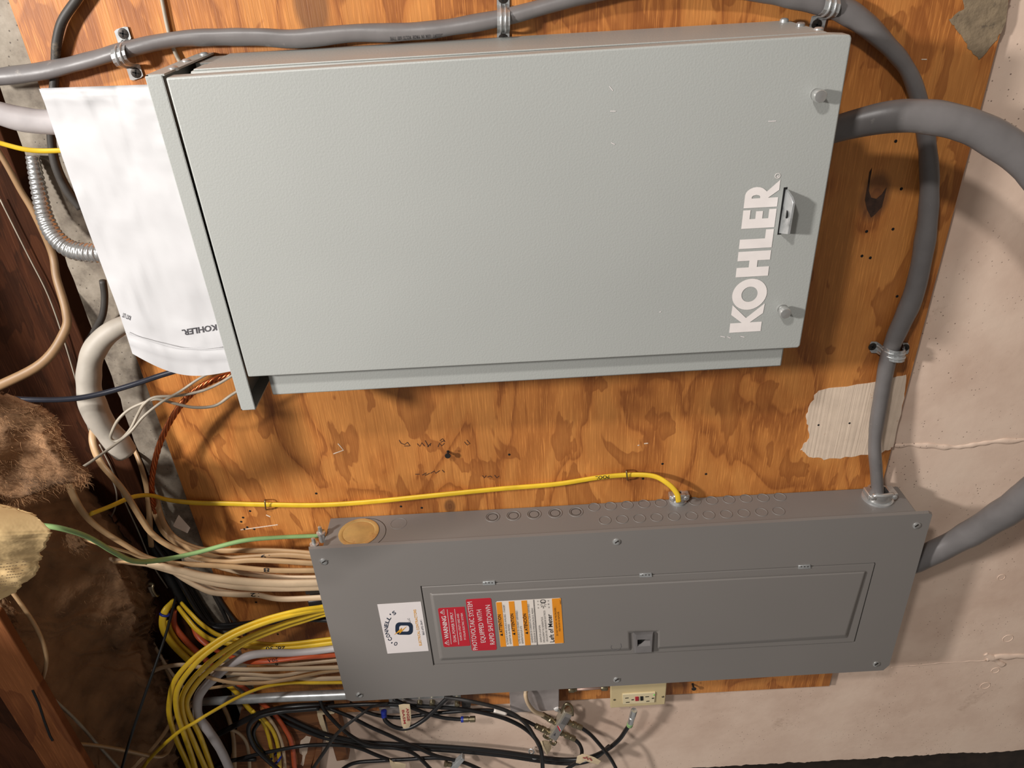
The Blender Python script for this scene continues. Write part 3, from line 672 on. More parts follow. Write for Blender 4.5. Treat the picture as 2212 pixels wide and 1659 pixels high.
def strap(px, py, ang, w, arch, lab, n=.0, screws=(1, 1), aw=27, ear=58):
    # two-hole strap: arch over the cable, flat ears screwed to the board; ang = direction across the cable in pixels
    a = math.radians(ang); dx, dy = math.cos(a), math.sin(a)
    half = [(0, arch), (aw * .35, arch * .97), (aw * .68, arch * .82), (aw * .92, arch * .5), (aw, arch * .2), (aw + 3, .0012), (ear - 3, .0012), (ear, .0012)]
    prof = [(-t, h) for t, h in half[::-1]] + half[1:]
    e = empty('pipe_strap', P(px, py, 0), lab, 'strap')
    vs, fs = [], []
    for t, h in prof:
        hw = w / 2 * (1.0 if abs(t) < ear - .5 else .6)
        for sgn in (-1, 1):
            vs.append(P(px + dx * t, py + dy * t, 0) + NV * h + (P(px - dy * hw * sgn, py + dx * hw * sgn, 0) - P(px, py, 0)))
    L = len(prof)
    for i in range(L - 1): fs.append([2 * i, 2 * i + 1, 2 * i + 3, 2 * i + 2])
    vs2 = [v + NV * .0012 for v in vs]; k = len(vs)
    fs2 = [[k + j for j in f] for f in fs] + [[2 * i, 2 * i + 2, k + 2 * i + 2, k + 2 * i] for i in range(L - 1)] + [[2 * i + 1, 2 * i + 3, k + 2 * i + 3, k + 2 * i + 1] for i in range(L - 1)] + [[0, 1, k + 1, k], [2 * L - 2, 2 * L - 1, k + 2 * L - 1, k + 2 * L - 2]]
    mk('band', vs + vs2, fs + fs2, 'galvanized', e)
    for off in (-.18, .18):          # stiffening ribs
        pts = [P(px + dx * t - dy * w * off, py + dy * t + dx * w * off, 0) + NV * (h + .0012) for t, h in prof[2:-2]]
        tubew('rib', pts, .0016, 'galvanized', e, 6, 3)
    for i, t in enumerate((-(aw + ear) / 2 - 2, (aw + ear) / 2 + 2)):
        if not screws[i]: continue
        c = P(px + dx * t, py + dy * t, .0024)
        sc = lathe('screw', c, NV, [(.0062, 0), (.0060, .0006), (.0030, .0012), (.0003, .0010)], 'dark_screw', e, 14); cross(c, NV, .0038, 'void_black', sc, .0014)
strap(280, 115, 72, 30, .030, 'galvanized strap on the grey cable nearest the white envelope')
strap(1087, 40, 90, 27, .030, 'galvanized strap on the grey cable above the middle of the cabinet')
strap(1775, 10, 104, 32, .032, 'galvanized strap on the grey cable beside the cabinet corner')
strap(1920, 750, 2, 24, .030, 'galvanized strap on the grey cable beside the white paint patch', aw=25, ear=42)
def connector(px, py, v, R, lab, big):
    c = Pv(px, py, v); SX = Vector((1, 0, 0))
    e = empty('cable_connector', c, lab, 'connector')
    lathe('locknut', c, SX, [(R * 1.18, 0), (R * 1.18, .003), (R * 1.02, .0042), (R, .004)], 'galvanized', e, 28)
    lathe('body', c, SX, [(R, .002), (R * .97, .012), (R * .9, .016), (R * .72, .0165), (R * .70, .004)], 'bright_metal', e, 28)
    for s in (-1, 1):
        q = c + Vector((.014, -R * .55, s * R * .86)); prism('clamp_ear', [q + Vector((-.004, -.004, -.006)), q + Vector((.006, -.004, -.006)), q + Vector((.006, -.004, .006)), q + Vector((-.004, -.004, .006))], Vector((0, R * 1.1, 0)), 'bright_metal', e, .0015)
        sc = lathe('clamp_screw', q + Vector((.001, -.004, 0)), Vector((.25, -1, 0)), [(.0042, 0), (.004, .003), (.0022, .0042), (.0003, .0043)], 'bright_metal', e, 12)
    bar = [c + Vector((.017, -R * .62, -R * .8)), c + Vector((.019, -R * .82, 0)), c + Vector((.017, -R * .62, R * .8))]
    tubew('clamp_bar', bar, .0042, 'bright_metal', e, 8, 4)
connector(1895, 1076, BV, .021, 'large zinc cable clamp where the thick grey cable enters the panel', True)
connector(1464, 1082, BV, .0125, 'small zinc cable clamp where the yellow cable enters the panel', False)

# ------------------------------------------------------------------ envelope standing on the cabinet
def envelope():
    e = empty('envelope', W(-.012, -.52, .11), 'creased white document envelope standing on top of the big cabinet', 'envelope')
    # rows run up the sheet, columns along the cabinet; curled towards the room at the far end
    top = [(84, 192), (96, 222), (112, 270), (134, 338), (160, 412), (190, 495), (222, 580), (252, 660), (272, 720), (286, 764)]
    bot = [(316, 184), (327, 222), (344, 280), (363, 345), (385, 420), (410, 505), (436, 592), (463, 680), (480, 745), (498, 802)]
    nt_ = [.094, .095, .097, .100, .103, .106, .110, .114, .118, .120]
    nb = [.128, .128, .130, .130, .132, .134, .136, .138, .140, .140]
    def at(s, t):                         # s along the cabinet 0..1, t from top edge 0 to cabinet 1 (1.06 tucked behind the lip)
        k = s * 9; i = min(int(k), 8); f = k - i
        A = [top[i][j] * (1 - f) + top[i + 1][j] * f for j in (0, 1)]; Bq = [bot[i][j] * (1 - f) + bot[i + 1][j] * f for j in (0, 1)]
        na = nt_[i] * (1 - f) + nt_[i + 1] * f; nb_ = nb[i] * (1 - f) + nb[i + 1] * f
        sag = 26 * math.sin(math.pi * min(t, 1)) * max(0, (s - .75) / .25) ** 2
        x = A[0] + (Bq[0] - A[0]) * t; y = A[1] + (Bq[1] - A[1]) * t + sag
        return x, y, na + (nb_ - na) * t
    NS, NT = 60, 30; vs, fs = [], []
    for i in range(NS + 1):
        for j in range(NT + 1):
            s, t = i / NS, j / NT * 1.04
            x, y, n = at(s, t)
            q = Vector((s * 7, t * 3, 0)); cr = .0042 * mnoise.noise(q) + .0022 * abs(mnoise.noise(q * 2.3 + Vector((4, 0, 0))))
            cr += .003 * math.exp(-((t - .35 - .10 * math.sin(s * 3)) / .035) ** 2) * max(0, 1 - s * 2.2)
            cr -= .0028 * math.exp(-((t - .72 + s * .12) / .03) ** 2) * max(0, 1 - s * 1.8)
            cr += .0035 * math.exp(-((s - .93) / .012) ** 2) - .004 * math.exp(-((s - .02) / .02) ** 2)
            vs.append(P(x, y, n + cr))
    for i in range(NS):
        for j in range(NT): a = i * (NT + 1) + j; fs.append([a, a + 1, a + NT + 2, a + NT + 1])
    k = len(vs); back = [v - NV * .004 for v in vs]
    o = mk('front_sheet', vs, fs, 'paper_white', e, True)
    o2 = mk('back_sheet', back, fs, 'paper_white', e, True)
    fl = []
    for i in range(25):
        t = i / 24; x, y, n = at(.885 + .02 * math.sin(t * 2.5), t); fl.append(P(x, y, n + .0055))
    tubew('flap_edge', fl, .0005, 'paper_white', e, 5, 1)
    kt = lambda x, y: P(x, y, .152)
    text('lettering', 'KOHLER.', (467, 701), (392, 713), (2.2, 12), 0, 'ink_dark', e, .03, proj='drape', surf=o)
    text('lettering', 'RXT LIT', (283, 683), (265, 675.5), (-1.5, 9), 0, 'ink_dark', e, .01, proj='drape', surf=o)
envelope()

# ------------------------------------------------------------------ left edge: conduits and cables on the wall top
cable('service_cable', 'thick whitish cable passing behind the top of the envelope', 'pale_sheath', [48, 50, 52, 52, 50], [(-40, 232, .05), (0, 245, .045), (50, 258, .04), (110, 264, .035), (180, 262, .03)], wob=.1, sides=14)
cable('yellow_cable', 'short yellow cable end reaching behind the envelope edge', 'yellow_sheath', 11, [(-30, 300, .07), (0, 309, .065), (50, 322, .06), (90, 326, .055), (140, 325, .05)], flat=.7)
cable('dark_cable', 'dusty dark cable curving down behind the strap and envelope', 'dark_sheath', [20, 20, 20, 20, 19, 18, 18, 18, 20, 20, 18], [(185, -30, .011), (165, 0, .011), (135, 45, .011), (123, 90, .010), (120, 130, .008), (116, 190, .008), (110, 250, .008), (112, 310, .006), (122, 360, .004), (145, 410, .002), (175, 450, .0)], sides=12)
cable('thin_wire', 'thin grey wire running down the plywood behind the grey cable', 'grey_wire', 9, [(345, -20, .004), (350, 0, .004), (360, 50, .004), (373, 100, .004), (392, 140, .004), (420, 190, .004)])
# flexible metal conduit
def flex():
    pts = [(70, 335, .0), (76, 370, .005), (86, 420, .012), (98, 470, .02), (118, 510, .03), (150, 537, .036), (190, 546, .04), (240, 547, .04)]
    wp = path(pts); sp = catmull(wp, 16); w = [28, 30, 33, 36, 39, 41, 42, 42]
    rr = lerp_list([pxm(p) * x / 2 for p, x in zip(wp, w)], 16)
    # even out along the length so that every turn of the strip shows
    out, rad = [], []; step = .00085; acc = 0
    for i in range(len(sp) - 1):
        L = (sp[i + 1] - sp[i]).length; m = max(1, int(L / step))
        for k in range(m): t = k / m; out.append(sp[i].lerp(sp[i + 1], t)); rad.append(rr[i] + (rr[i + 1] - rr[i]) * t)
    s = 0; r2 = []
    for i, p in enumerate(out):
        if i: s += (p - out[i - 1]).length
        ph = (s / .0062) % 1; r2.append(rad[i] * (.80 + .20 * math.sin(math.pi * ph) ** .5))
    vs, fs = sweep_geo(out, r2, 14); mk('flexible_conduit', vs, fs, 'bright_metal', None, True, label='shiny ribbed flexible metal conduit behind the envelope', cat='conduit')
flex()
cable('old_cable', 'tan printed cable hanging in a bow at the far left', 'shaded_tan', [13, 13, 14, 16, 17, 18, 19, 20, 21, 22], [(-20, 300, -.02), (15, 358, -.02), (45, 412, -.022), (75, 462, -.022), (112, 545, -.022), (122, 600, -.008), (142, 670, .01), (140, 715, .02), (90, 785, .04), (-20, 842, .05)], flat=.75)
cable('dark_cable', 'short dark cable stub between wall top and envelope', 'dark_sheath', 15, [(222, 606, .01), (226, 640, .01), (222, 680, .01), (206, 712, .0), (190, 740, -.01)])
def sleeve():
    o = cable('plastic_sleeve', 'wrinkled off-white plastic sleeve with an open cut end', 'sleeve_white', [40, 42, 46, 48, 50, 52, 54, 54, 52], [(290, 696, .03), (262, 704, .035), (226, 728, .04), (200, 765, .045), (192, 810, .05), (195, 855, .055), (212, 900, .055), (240, 940, .05), (272, 978, .045)], cat='sleeve', wob=.12, sides=16, res=9)
    c = P(272, 978, .045)
    lathe('cut_end', c, P(285, 996, .042) - c, [(.013, -.0005), (.012, .0012), (.0005, .0008)], 'grey_wire', o, 16)
sleeve()
cable('black_cable', 'dark blue-black cable running flat below the envelope', 'navy_sheath', [12, 12, 12, 12, 12, 12, 12], [(-20, 857, .12), (60, 863, .115), (150, 862, .10), (220, 850, .085), (290, 830, .07), (350, 810, .055), (420, 790, .045)])
cable('thin_wire', 'thin pale wire doubled back in a long loop below the envelope', 'grey_wire', 6.5, [(510, 806, .07), (470, 830, .07), (430, 846, .075), (380, 855, .08), (335, 858, .085), (312, 872, .09), (298, 895, .09), (283, 925, .095), (265, 946, .095), (249, 953, .095), (239, 946, .095), (243, 930, .095), (256, 906, .095), (280, 884, .09), (310, 870, .088), (340, 862, .085), (380, 872, .08), (420, 880, .075), (465, 876, .07), (500, 853, .07), (535, 832, .07)])
cable('thin_wire', 'thin grey wire slanting up to the torn insulation', 'grey_wire', 6, [(500, 790, .075), (470, 798, .075), (430, 818, .08), (390, 845, .085), (350, 868, .09), (310, 900, .10), (280, 935, .11), (235, 970, .13), (200, 995, .15), (168, 1015, .16)])
def copper():
    wp = path([(505, 808, .06), (470, 818, .06), (430, 838, .06), (395, 870, .06), (365, 915, .055), (345, 960, .05), (333, 1005, .045), (328, 1045, .04), (331, 1085, .03), (338, 1110, .02)])
    e = empty('ground_wire', wp[-1], 'bare twisted copper ground wire bending down from the cabinet', 'wire')
    sp = catmull(wp, 14)
    for k in range(5):
        q = []
        for i, p in enumerate(sp):
            t = (sp[min(i + 1, len(sp) - 1)] - sp[max(i - 1, 0)]).normalized(); b = (NV - t * t.dot(NV)).normalized(); a = t.cross(b)
            th = i * .33 + k * 2 * math.pi / 5; q.append(p + (a * math.cos(th) + b * math.sin(th)) * .0026)
        vs, fs = sweep_geo(q, [.0021] * len(q), 7); mk('strand', vs, fs, 'copper', e, True)
copper()
ypts = [(196, 1110, .13), (240, 1093, .10), (285, 1074, .07), (325, 1070, .045), (365, 1080, .02), (420, 1086, .008), (500, 1088, .006), (573, 1090, .006), (690, 1091, .006), (800, 1084, .006), (930, 1071, .006), (1080, 1056, .006), (1200, 1046, .006), (1290, 1032, .006), (1354, 1026, .007), (1410, 1028, .015), (1443, 1045, .025), (1462, 1066, .033), (1466, 1084, .036)]
py = cable('yellow_cable', 'long yellow cable stapled across the plywood between the two boxes', 'yellow_sheath', [14, 13, 12.5] + [12] * 16, ypts, flat=.62, valley=.2, sides=14)
text('handwriting', 'POOL', (1316, 1026.5), (1286, 1029), (.5, 7), 0, 'ink_black', py, .012, proj='drape')
for x, y, lab in ((573, 1090, 'small wire staple over the yellow cable near its left end'), (1354, 1026, 'small wire staple over the yellow cable near its bend')):
    tubew('wire_staple', [P(x - 1, y - 10, 0), P(x - 1, y - 9, .012), P(x, y, .0145), P(x + 1, y + 9, .012), P(x + 1, y + 11, 0)], .0012, 'dull_metal', None, 6, 4, label=lab, cat='staple')
cable('ground_wire', 'smooth green ground wire sagging to the panel lug', 'green_sheath', [12, 12, 11, 11, 11, 11, 10, 10, 9, 9], [(70, 1133, .27), (130, 1141, .265), (190, 1160, .245), (245, 1192, .21), (290, 1212, .17), (345, 1210, .13), (420, 1195, .10), (520, 1169, .075), (600, 1161, .06), (692, 1157, .046)], cat='wire')

# ------------------------------------------------------------------ branch cables into the panel top
NM = dict(flat=.62, valley=.16, sides=12)
G1 = 'cream branch cables above the breaker panel'
def tan(lab, w, pts, mat='tan_sheath', crop=None, **k):
    kw = dict(NM); kw.update(k); return cable('branch_cable', lab, mat, w, pts, crop=crop, **kw)
tan('uppermost tan cable curving along the wall top into the panel', 14, [(338, 1075, .02), (343, 1100, .03), (355, 1132, .045), (376, 1160, .055), (412, 1180, .055), (457, 1189, .05), (550, 1189, .045), (620, 1191, .045), (700, 1198, .045)])
t19 = tan('tan cable marked 19 at the upper edge of the bundle', 15, [(330, 1090, .01), (340, 1122, .03), (354, 1150, .05), (385, 1174, .06), (439, 1195, .06), (484, 1206, .055), (550, 1203, .055), (620, 1199, .05), (700, 1206, .05)])
t3 = tan('long tan cable dropping diagonally past the rim joist into the panel', [16] * 4 + [15] * 6 + [14] * 4, [(212, 900, .05), (200, 938, .06), (203, 968, .07), (219, 1002, .08), (246, 1034, .09), (272, 1067, .095), (306, 1122, .095), (328, 1152, .09), (360, 1176, .085), (403, 1196, .08), (445, 1209, .075), (490, 1214, .07), (560, 1210, .065), (700, 1218, .06)])
t8 = tan('tan cable marked 8 rising from under the torn insulation', [18, 17, 16, 15, 14, 14, 14, 14, 14, 14, 14], [(143, 1020, .13), (157, 1067, .13), (182, 1110, .13), (217, 1143, .125), (277, 1181, .115), (318, 1204, .105), (370, 1216, .095), (430, 1220, .085), (500, 1224, .075), (590, 1232, .065), (700, 1232, .055)])
tan('pale cable half hidden under the marked tan cables', 15, [(400, 1205, .03), (440, 1215, .035), (493, 1229, .04), (550, 1241, .045), (620, 1248, .045), (700, 1248, .045)], 'cream_sheath')
tan('wide cream cable in the middle of the upper bundle', [14, 15, 17, 19, 21, 21, 21, 20], [(225, 1206, .04), (270, 1213, .10), (331, 1219, .11), (390, 1232, .10), (450, 1246, .09), (530, 1256, .08), (610, 1260, .07), (705, 1258, .06)], 'cream_sheath')
tan('second wide cream cable pressed against the one above it', [13, 14, 16, 17, 17, 17], [(300, 1214, .09), (376, 1236, .085), (439, 1255, .08), (520, 1268, .07), (610, 1271, .06), (708, 1268, .05)], 'cream_sheath')
t12 = tan('lowest cream cable of the upper bundle, marked 12', [12, 13, 14, 15, 15, 15, 15, 15], [(375, 1236, .07), (398, 1251, .07), (427, 1267, .07), (460, 1280, .07), (510, 1284, .065), (555, 1285, .06), (610, 1294, .055), (710, 1290, .05)], 'cream_sheath')
tan('cream cable tucked behind the lowest cream cable', 12, [(400, 1240, .05), (425, 1255, .05), (454, 1270, .05), (500, 1279, .045), (560, 1283, .04)], 'cream_sheath')
tan('dim tan cable standing upright in the dark gap', [10, 11, 12, 13, 13, 12], [(285, 960, -.02), (302, 1000, .0), (316, 1050, .01), (322, 1100, .02), (324, 1146, .02), (327, 1180, .01)])
tan('thin tan cable leaving the insulation beside the green wire', 8, [(165, 1160, .06), (195, 1170, .15), (230, 1180, .15), (277, 1193, .13), (304, 1204, .12), (345, 1214, .11)])
tan('faint tan cable stub under the green wire', 9, [(240, 1216, .03), (265, 1214, .13), (290, 1214, .14), (318, 1217, .135)])
def hand(o, s, p0, p1, hv, n): text('handwriting', s, p0, p1, hv, n, 'ink_black', o, .012, proj='drape')
hand(t19, '19', (583, 1199), (563, 1198), (.5, 8), 0); hand(t8, '8', (582, 1227), (569, 1227), (0, 9), 0); hand(t12, '12', (560, 1281), (541, 1281), (0, 8), 0)
# black clamps on the panel's top edge
for q, lab in (([(657, 1270), (690, 1266), (697, 1282), (660, 1286)], 'black plastic cable clamp between the cream cables'), ([(664, 1300), (697, 1297), (702, 1312), (668, 1315)], 'black plastic cable clamp above the yellow bundle')):
    e = prism('cable_clamp', [P(x, y, .05) for x, y in q], NV * -.03, 'black_sheath', None, .002, label=lab, cat='clamp')
    prism('rib', [P(q[0][0] + 4, q[0][1] + 5, .0515), P(q[1][0], q[1][1] + 5, .0515), P(q[1][0] + 1, q[1][1] + 8, .0515), P(q[0][0] + 5, q[0][1] + 8, .0515)], NV * -.002, 'black', e)
YB = dict(flat=.7, valley=.14, sides=12)
def yel(lab, w, pts, **k):
    kw = dict(YB); kw.update(k); return cable('yellow_cable', lab, 'yellow_sheath', w, pts, **kw)
yel('outermost of four yellow cables arching from the panel top down the picture', 12, [(740, 1302, .05), (696, 1311, .06), (644, 1319, .075), (571, 1338, .09), (499, 1367, .11), (445, 1401, .13), (408, 1432, .145), (379, 1468, .15), (368, 1504, .15), (366, 1545, .145), (381, 1597, .13), (405, 1650, .11), (425, 1700, .1)])
yel('second of four arching yellow cables, counted from the outside', 12, [(740, 1310, .05), (697, 1317, .06), (650, 1325, .075), (575, 1345, .095), (503, 1375, .115), (450, 1409, .135), (416, 1441, .15), (389, 1477, .155), (380, 1508, .155), (384, 1545, .15), (399, 1590, .135), (416, 1640, .115), (432, 1700, .1)])
yel('third of four arching yellow cables, counted from the outside', 12, [(740, 1318, .05), (698, 1322, .055), (650, 1336, .065), (607, 1349, .075), (526, 1381, .095), (463, 1422, .12), (423, 1459, .135), (399, 1492, .14), (392, 1518, .14), (398, 1554, .135), (416, 1597, .12), (441, 1654, .10), (462, 1700, .09)])
yel('innermost of four yellow cables arching from the panel top', 12, [(740, 1324, .05), (699, 1328, .05), (650, 1343, .06), (607, 1357, .07), (526, 1391, .09), (472, 1432, .11), (432, 1468, .125), (408, 1503, .13), (403, 1525, .13), (412, 1551, .125), (432, 1590, .11), (452, 1645, .09), (470, 1700, .08)])
y28 = yel('yellow cable marked 28, 30 below the arching bundle', 12, [(745, 1385, .055), (700, 1391, .055), (625, 1400, .055), (571, 1400, .055), (517, 1393, .055), (463, 1384, .05), (427, 1362, .045), (403, 1335, .03), (385, 1312, .01)])
yel('yellow cable lying just above the marked yellow one', 11, [(745, 1376, .045), (700, 1382, .045), (625, 1391, .045), (571, 1391, .045), (517, 1383, .045), (470, 1371, .04), (435, 1348, .035), (410, 1323, .02), (392, 1303, .0)])
hand(y28, '28, 30', (616, 1396), (574, 1397), (.5, 9), .066)
yel('dim yellow cable looping down at the blue tie', 16, [(376, 1298, .0), (358, 1318, .02), (351, 1342, .03), (357, 1368, .035), (378, 1397, .035), (412, 1430, .03)])
yel('dim yellow cable beside the loop at the blue tie', 12, [(362, 1340, .01), (370, 1366, .02), (392, 1395, .022), (430, 1424, .02)])
ring('cable_tie', P(356, 1327, .026), P(351, 1342, .03) - P(358, 1318, .02), .0075, .0022, 'blue_plastic', None, 20, label='blue cable tie around the dim yellow loop', cat='cable tie')
o20 = cable('orange_cable', 'twisted orange cable marked 20A below the yellow cables', 'orange_sheath', 13, [(418, 1352, .02), (428, 1374, .03), (450, 1394, .04), (481, 1412, .045), (520, 1425, .06), (553, 1429, .075), (607, 1425, .075), (662, 1420, .07), (700, 1416, .06), (750, 1411, .05)], flat=.7, roll=.12, sides=12)
hand(o20, '20A', (600, 1421), (577, 1424), (.5, 7), 0)
cable('orange_cable', 'dim orange cable in the dark beside the rope', 'orange_sheath', 14, [(375, 1318, .005), (377, 1350, .01), (400, 1382, .02), (428, 1410, .02), (460, 1440, .01)], flat=.8)
cable('grey_cable', 'pale grey cable bending from the panel top behind the steel conduit', 'pale_sheath', [15, 15, 16, 17, 18, 20, 20, 20, 20, 20, 19, 19, 18], [(745, 1398, .06), (700, 1404, .06), (640, 1410, .065), (575, 1411, .075), (530, 1419, .085), (492, 1440, .09), (463, 1464, .095), (440, 1487, .10), (427, 1512, .105), (429, 1548, .105), (453, 1582, .10), (477, 1620, .09), (500, 1670, .08)], wob=.08, sides=14)
G2 = 'cream branch cables'
u1 = tan('straight cream cable crossing over the pale grey cable', [10, 11, 12, 12, 12, 12, 12], [(330, 1450, .06), (354, 1441, .07), (395, 1436, .09), (440, 1442, .105), (517, 1446, .10), (607, 1445, .08), (750, 1441, .055)], 'cream_sheath')
u2 = tan('thin cream cable marked 16 under the orange cable', 10, [(470, 1436, .05), (520, 1434, .06), (571, 1432, .06), (625, 1435, .06), (680, 1431, .055), (750, 1424, .05)], 'cream_sheath')
tan('cream cable dipping lowest in the lower bundle', 10, [(424, 1455, .10), (450, 1463, .11), (480, 1471, .11), (520, 1476, .105), (571, 1475, .095), (644, 1463, .08), (700, 1452, .06), (750, 1446, .05)])
tan('cream cable weaving between the straight and dipping ones', 10, [(430, 1450, .08), (481, 1454, .085), (540, 1456, .085), (585, 1460, .08), (625, 1457, .07), (670, 1447, .06), (750, 1438, .05)], 'cream_sheath')
tan('broad cream cable low in the lower bundle near the panel', 13, [(480, 1472, .06), (520, 1465, .065), (571, 1464, .065), (640, 1466, .06), (700, 1466, .055), (760, 1464, .05)], 'cream_sheath')
tan('thin dim cream cable at the bottom of the lower bundle', 8, [(450, 1487, .05), (490, 1481, .055), (530, 1474, .055), (600, 1472, .05), (700, 1473, .05), (760, 1472, .045)])
hand(u2, '16', (606, 1432), (594, 1433), (.5, 7), .07)
yel('single thin yellow cable crossing in front of the steel conduit', [8, 8, 8, 8, 8, 8, 8, 8, 8, 8], [(750, 1474, .05), (676, 1475, .06), (630, 1475, .07), (571, 1484, .10), (517, 1505, .13), (454, 1540, .17), (420, 1561, .185), (381, 1585, .18), (327, 1635, .15), (295, 1680, .13)], flat=.85)
# steel conduit
ec = cable('steel_conduit', 'straight steel conduit running up from the panel corner', 'galvanized', [15, 17, 19, 21, 22, 22], [(404, 1519, .02), (450, 1515, .03), (520, 1511, .04), (600, 1506, .045), (700, 1502, .045), (770, 1499, .045)], cat='conduit', sides=18)
tan('tan cable leaving the conduit end, upper one', [9, 9, 9, 9, 9], [(412, 1515, .03), (381, 1543, .08), (354, 1585, .11), (324, 1622, .14), (280, 1665, .17)])
tan('tan cable leaving the conduit end in a wide hook', [12, 12, 13, 14, 14, 14, 14, 14, 14, 14], [(412, 1522, .035), (394, 1546, .055), (379, 1580, .075), (365, 1615, .105), (350, 1633, .125), (325, 1633, .145), (271, 1622, .18), (217, 1612, .215), (165, 1607, .245), (120, 1606, .26)])
cable('thin_wire', 'thin grey wire slanting across the dark insulation at the bottom', 'grey_wire', 6.5, [(82, 1480, .28), (136, 1529, .24), (170, 1562, .22), (203, 1600, .20), (230, 1630, .18), (275, 1680, .16)])
cable('thin_cable', 'thin tan cable bowing down beneath the kraft paper', 'tan_sheath', 9, [(20, 1270, .24), (54, 1317, .25), (81, 1361, .26), (97, 1404, .27), (99, 1440, .275), (86, 1484, .28)])
cable('thin_cable', 'short grey cable between joist and kraft paper', 'grey_wire', 7, [(5, 1340, .26), (20, 1362, .26), (38, 1396, .27), (54, 1430, .28)])
cable('black_rope', 'thin black cord hanging straight down before the insulation', 'black', 6, [(380, 1290, .06), (361, 1361, .12), (334, 1442, .17), (306, 1521, .20), (277, 1610, .22), (258, 1680, .23)], cat='cord')
BK = 'black_sheath'
def blk(lab, w, pts, mat=BK, **k): return cable('black_cable', lab, mat, w, pts, sides=10, **k)
blk('black cable running along the wall top into the panel under the yellow arch', 10, [(330, 1170, .0), (380, 1240, .01), (420, 1310, .015), (446, 1346, .02), (475, 1357, .025), (520, 1353, .03), (600, 1343, .035), (671, 1339, .04), (740, 1342, .04)])
blk('second black cable hugging the one under the yellow arch', 9, [(350, 1190, -.005), (395, 1250, .0), (430, 1310, .005), (455, 1345, .012), (480, 1350, .018), (530, 1346, .022), (620, 1337, .03), (740, 1333, .035)])
blk('wide black cable in the dark gap below the upper bundle', 22, [(330, 1140, -.02), (372, 1215, -.01), (410, 1280, -.005), (450, 1345, -.002), (480, 1400, .0)], 'black')
blk('matt black cable left of the dark gap', 20, [(320, 1160, -.03), (355, 1225, -.02), (390, 1290, -.012), (430, 1350, -.01), (460, 1400, -.01)], 'black')
blk('thin black cable falling across the plywood corner', 8, [(440, 1240, .003), (463, 1286, .004), (482, 1322, .005), (496, 1352, .008), (520, 1400, .01)], 'black_dusty')
blk('second thin black cable on the plywood corner', 8, [(450, 1250, .003), (474, 1294, .004), (497, 1328, .005), (514, 1350, .008), (545, 1395, .01)], 'black_dusty')
mk('paper_tag', [P(386, 1112, .022), P(411, 1140, .022), P(405, 1152, .027), P(376, 1138, .03), P(374, 1135, .03)], [[0, 1, 2, 3, 4]], 'sticker_cream', None, label='small white paper tag among the dark cables', cat='tag')
# dim cables seen deep between the bundles
for i, (lab, mat, w, pts) in enumerate((
    ('dim tan cable deepest in the lower left tangle', 'tan_sheath', 9, [(330, 1390, -.02), (352, 1430, .0), (375, 1480, .01), (395, 1540, .01)]),
    ('dim cream cable beside the deepest tan one', 'cream_sheath', 8, [(320, 1370, -.02), (345, 1415, .0), (368, 1450, .01), (400, 1490, .01)]),
    ('yellow cable segment under the steel conduit', 'yellow_sheath', 12, [(490, 1478, .01), (515, 1500, .015), (536, 1528, .02), (560, 1550, .02)]),
    ('orange cable segment crossing under the steel conduit', 'orange_sheath', 11, [(500, 1470, .005), (530, 1488, .01), (560, 1515, .012), (590, 1540, .015), (616, 1575, .02), (631, 1610, .02), (638, 1680, .02)]),
    ('cream cable curling down right of the pale grey cable', 'cream_sheath', 8, [(490, 1575, .03), (505, 1578, .03), (521, 1588, .03), (533, 1606, .03), (538, 1635, .03), (540, 1680, .03)]),
    ('dim tan cable hanging behind the cream curl', 'tan_sheath', 10, [(480, 1520, .0), (495, 1555, .005), (505, 1600, .005), (507, 1680, .005)]),
    ('left of two yellow cables dropping beside the orange one', 'yellow_sheath', 9, [(545, 1535, .03), (568, 1560, .03), (582, 1597, .03), (588, 1640, .03), (588, 1690, .03)]),
    ('right of two yellow cables dropping beside the orange one', 'yellow_sheath', 9, [(555, 1540, .035), (585, 1572, .035), (599, 1605, .035), (604, 1650, .035), (605, 1690, .035)]),
    ('cream cable between the yellow and orange drops', 'cream_sheath', 8, [(570, 1540, .03), (585, 1556, .03), (601, 1584, .03), (612, 1620, .03), (618, 1690, .03)]))):
    cable('branch_cable', lab, mat, w, pts, flat=.7, sides=10)
ring('cable_tie', P(596, 1638, .036), Vector((-1, 0, -.4)), .012, .0024, 'blue_plastic', None, 20, label='blue cable tie around the dropping yellow cables', cat='cable tie')

# ------------------------------------------------------------------ coax tangle below the panel
L = -.004
def coax(lab, w, pts, n=.02, mat=BK, crop=None, **k): return cable('coax_cable', lab, mat, w, pts, n=n, crop=crop, sides=10, **k)
def fconn(o, p0, p1, w, n0, n1=None, nut='dull_metal', collar=None):      # F connector on a cable end: p0 cable side, p1 tip
    n1 = n0 if n1 is None else n1; a, b = P(p0[0], p0[1], n0), P(p1[0], p1[1], n1); ax = b - a; Lh = ax.length; r = pxm(a) * w / 2
    lathe('connector', a, ax, [(r * .8, 0), (r, .001), (r, Lh * .48), (r * .78, Lh * .5), (r * .78, Lh * .56), (r * 1.08, Lh * .58), (r * 1.08, Lh * .96), (r * .9, Lh), (r * .3, Lh * .98)], nut, o, 12)
    if collar: lathe('collar', a - ax * .12, ax, [(r * 1.02, 0), (r * 1.06, .001), (r * 1.06, Lh * .2), (r * .9, Lh * .2)], collar, o, 12)
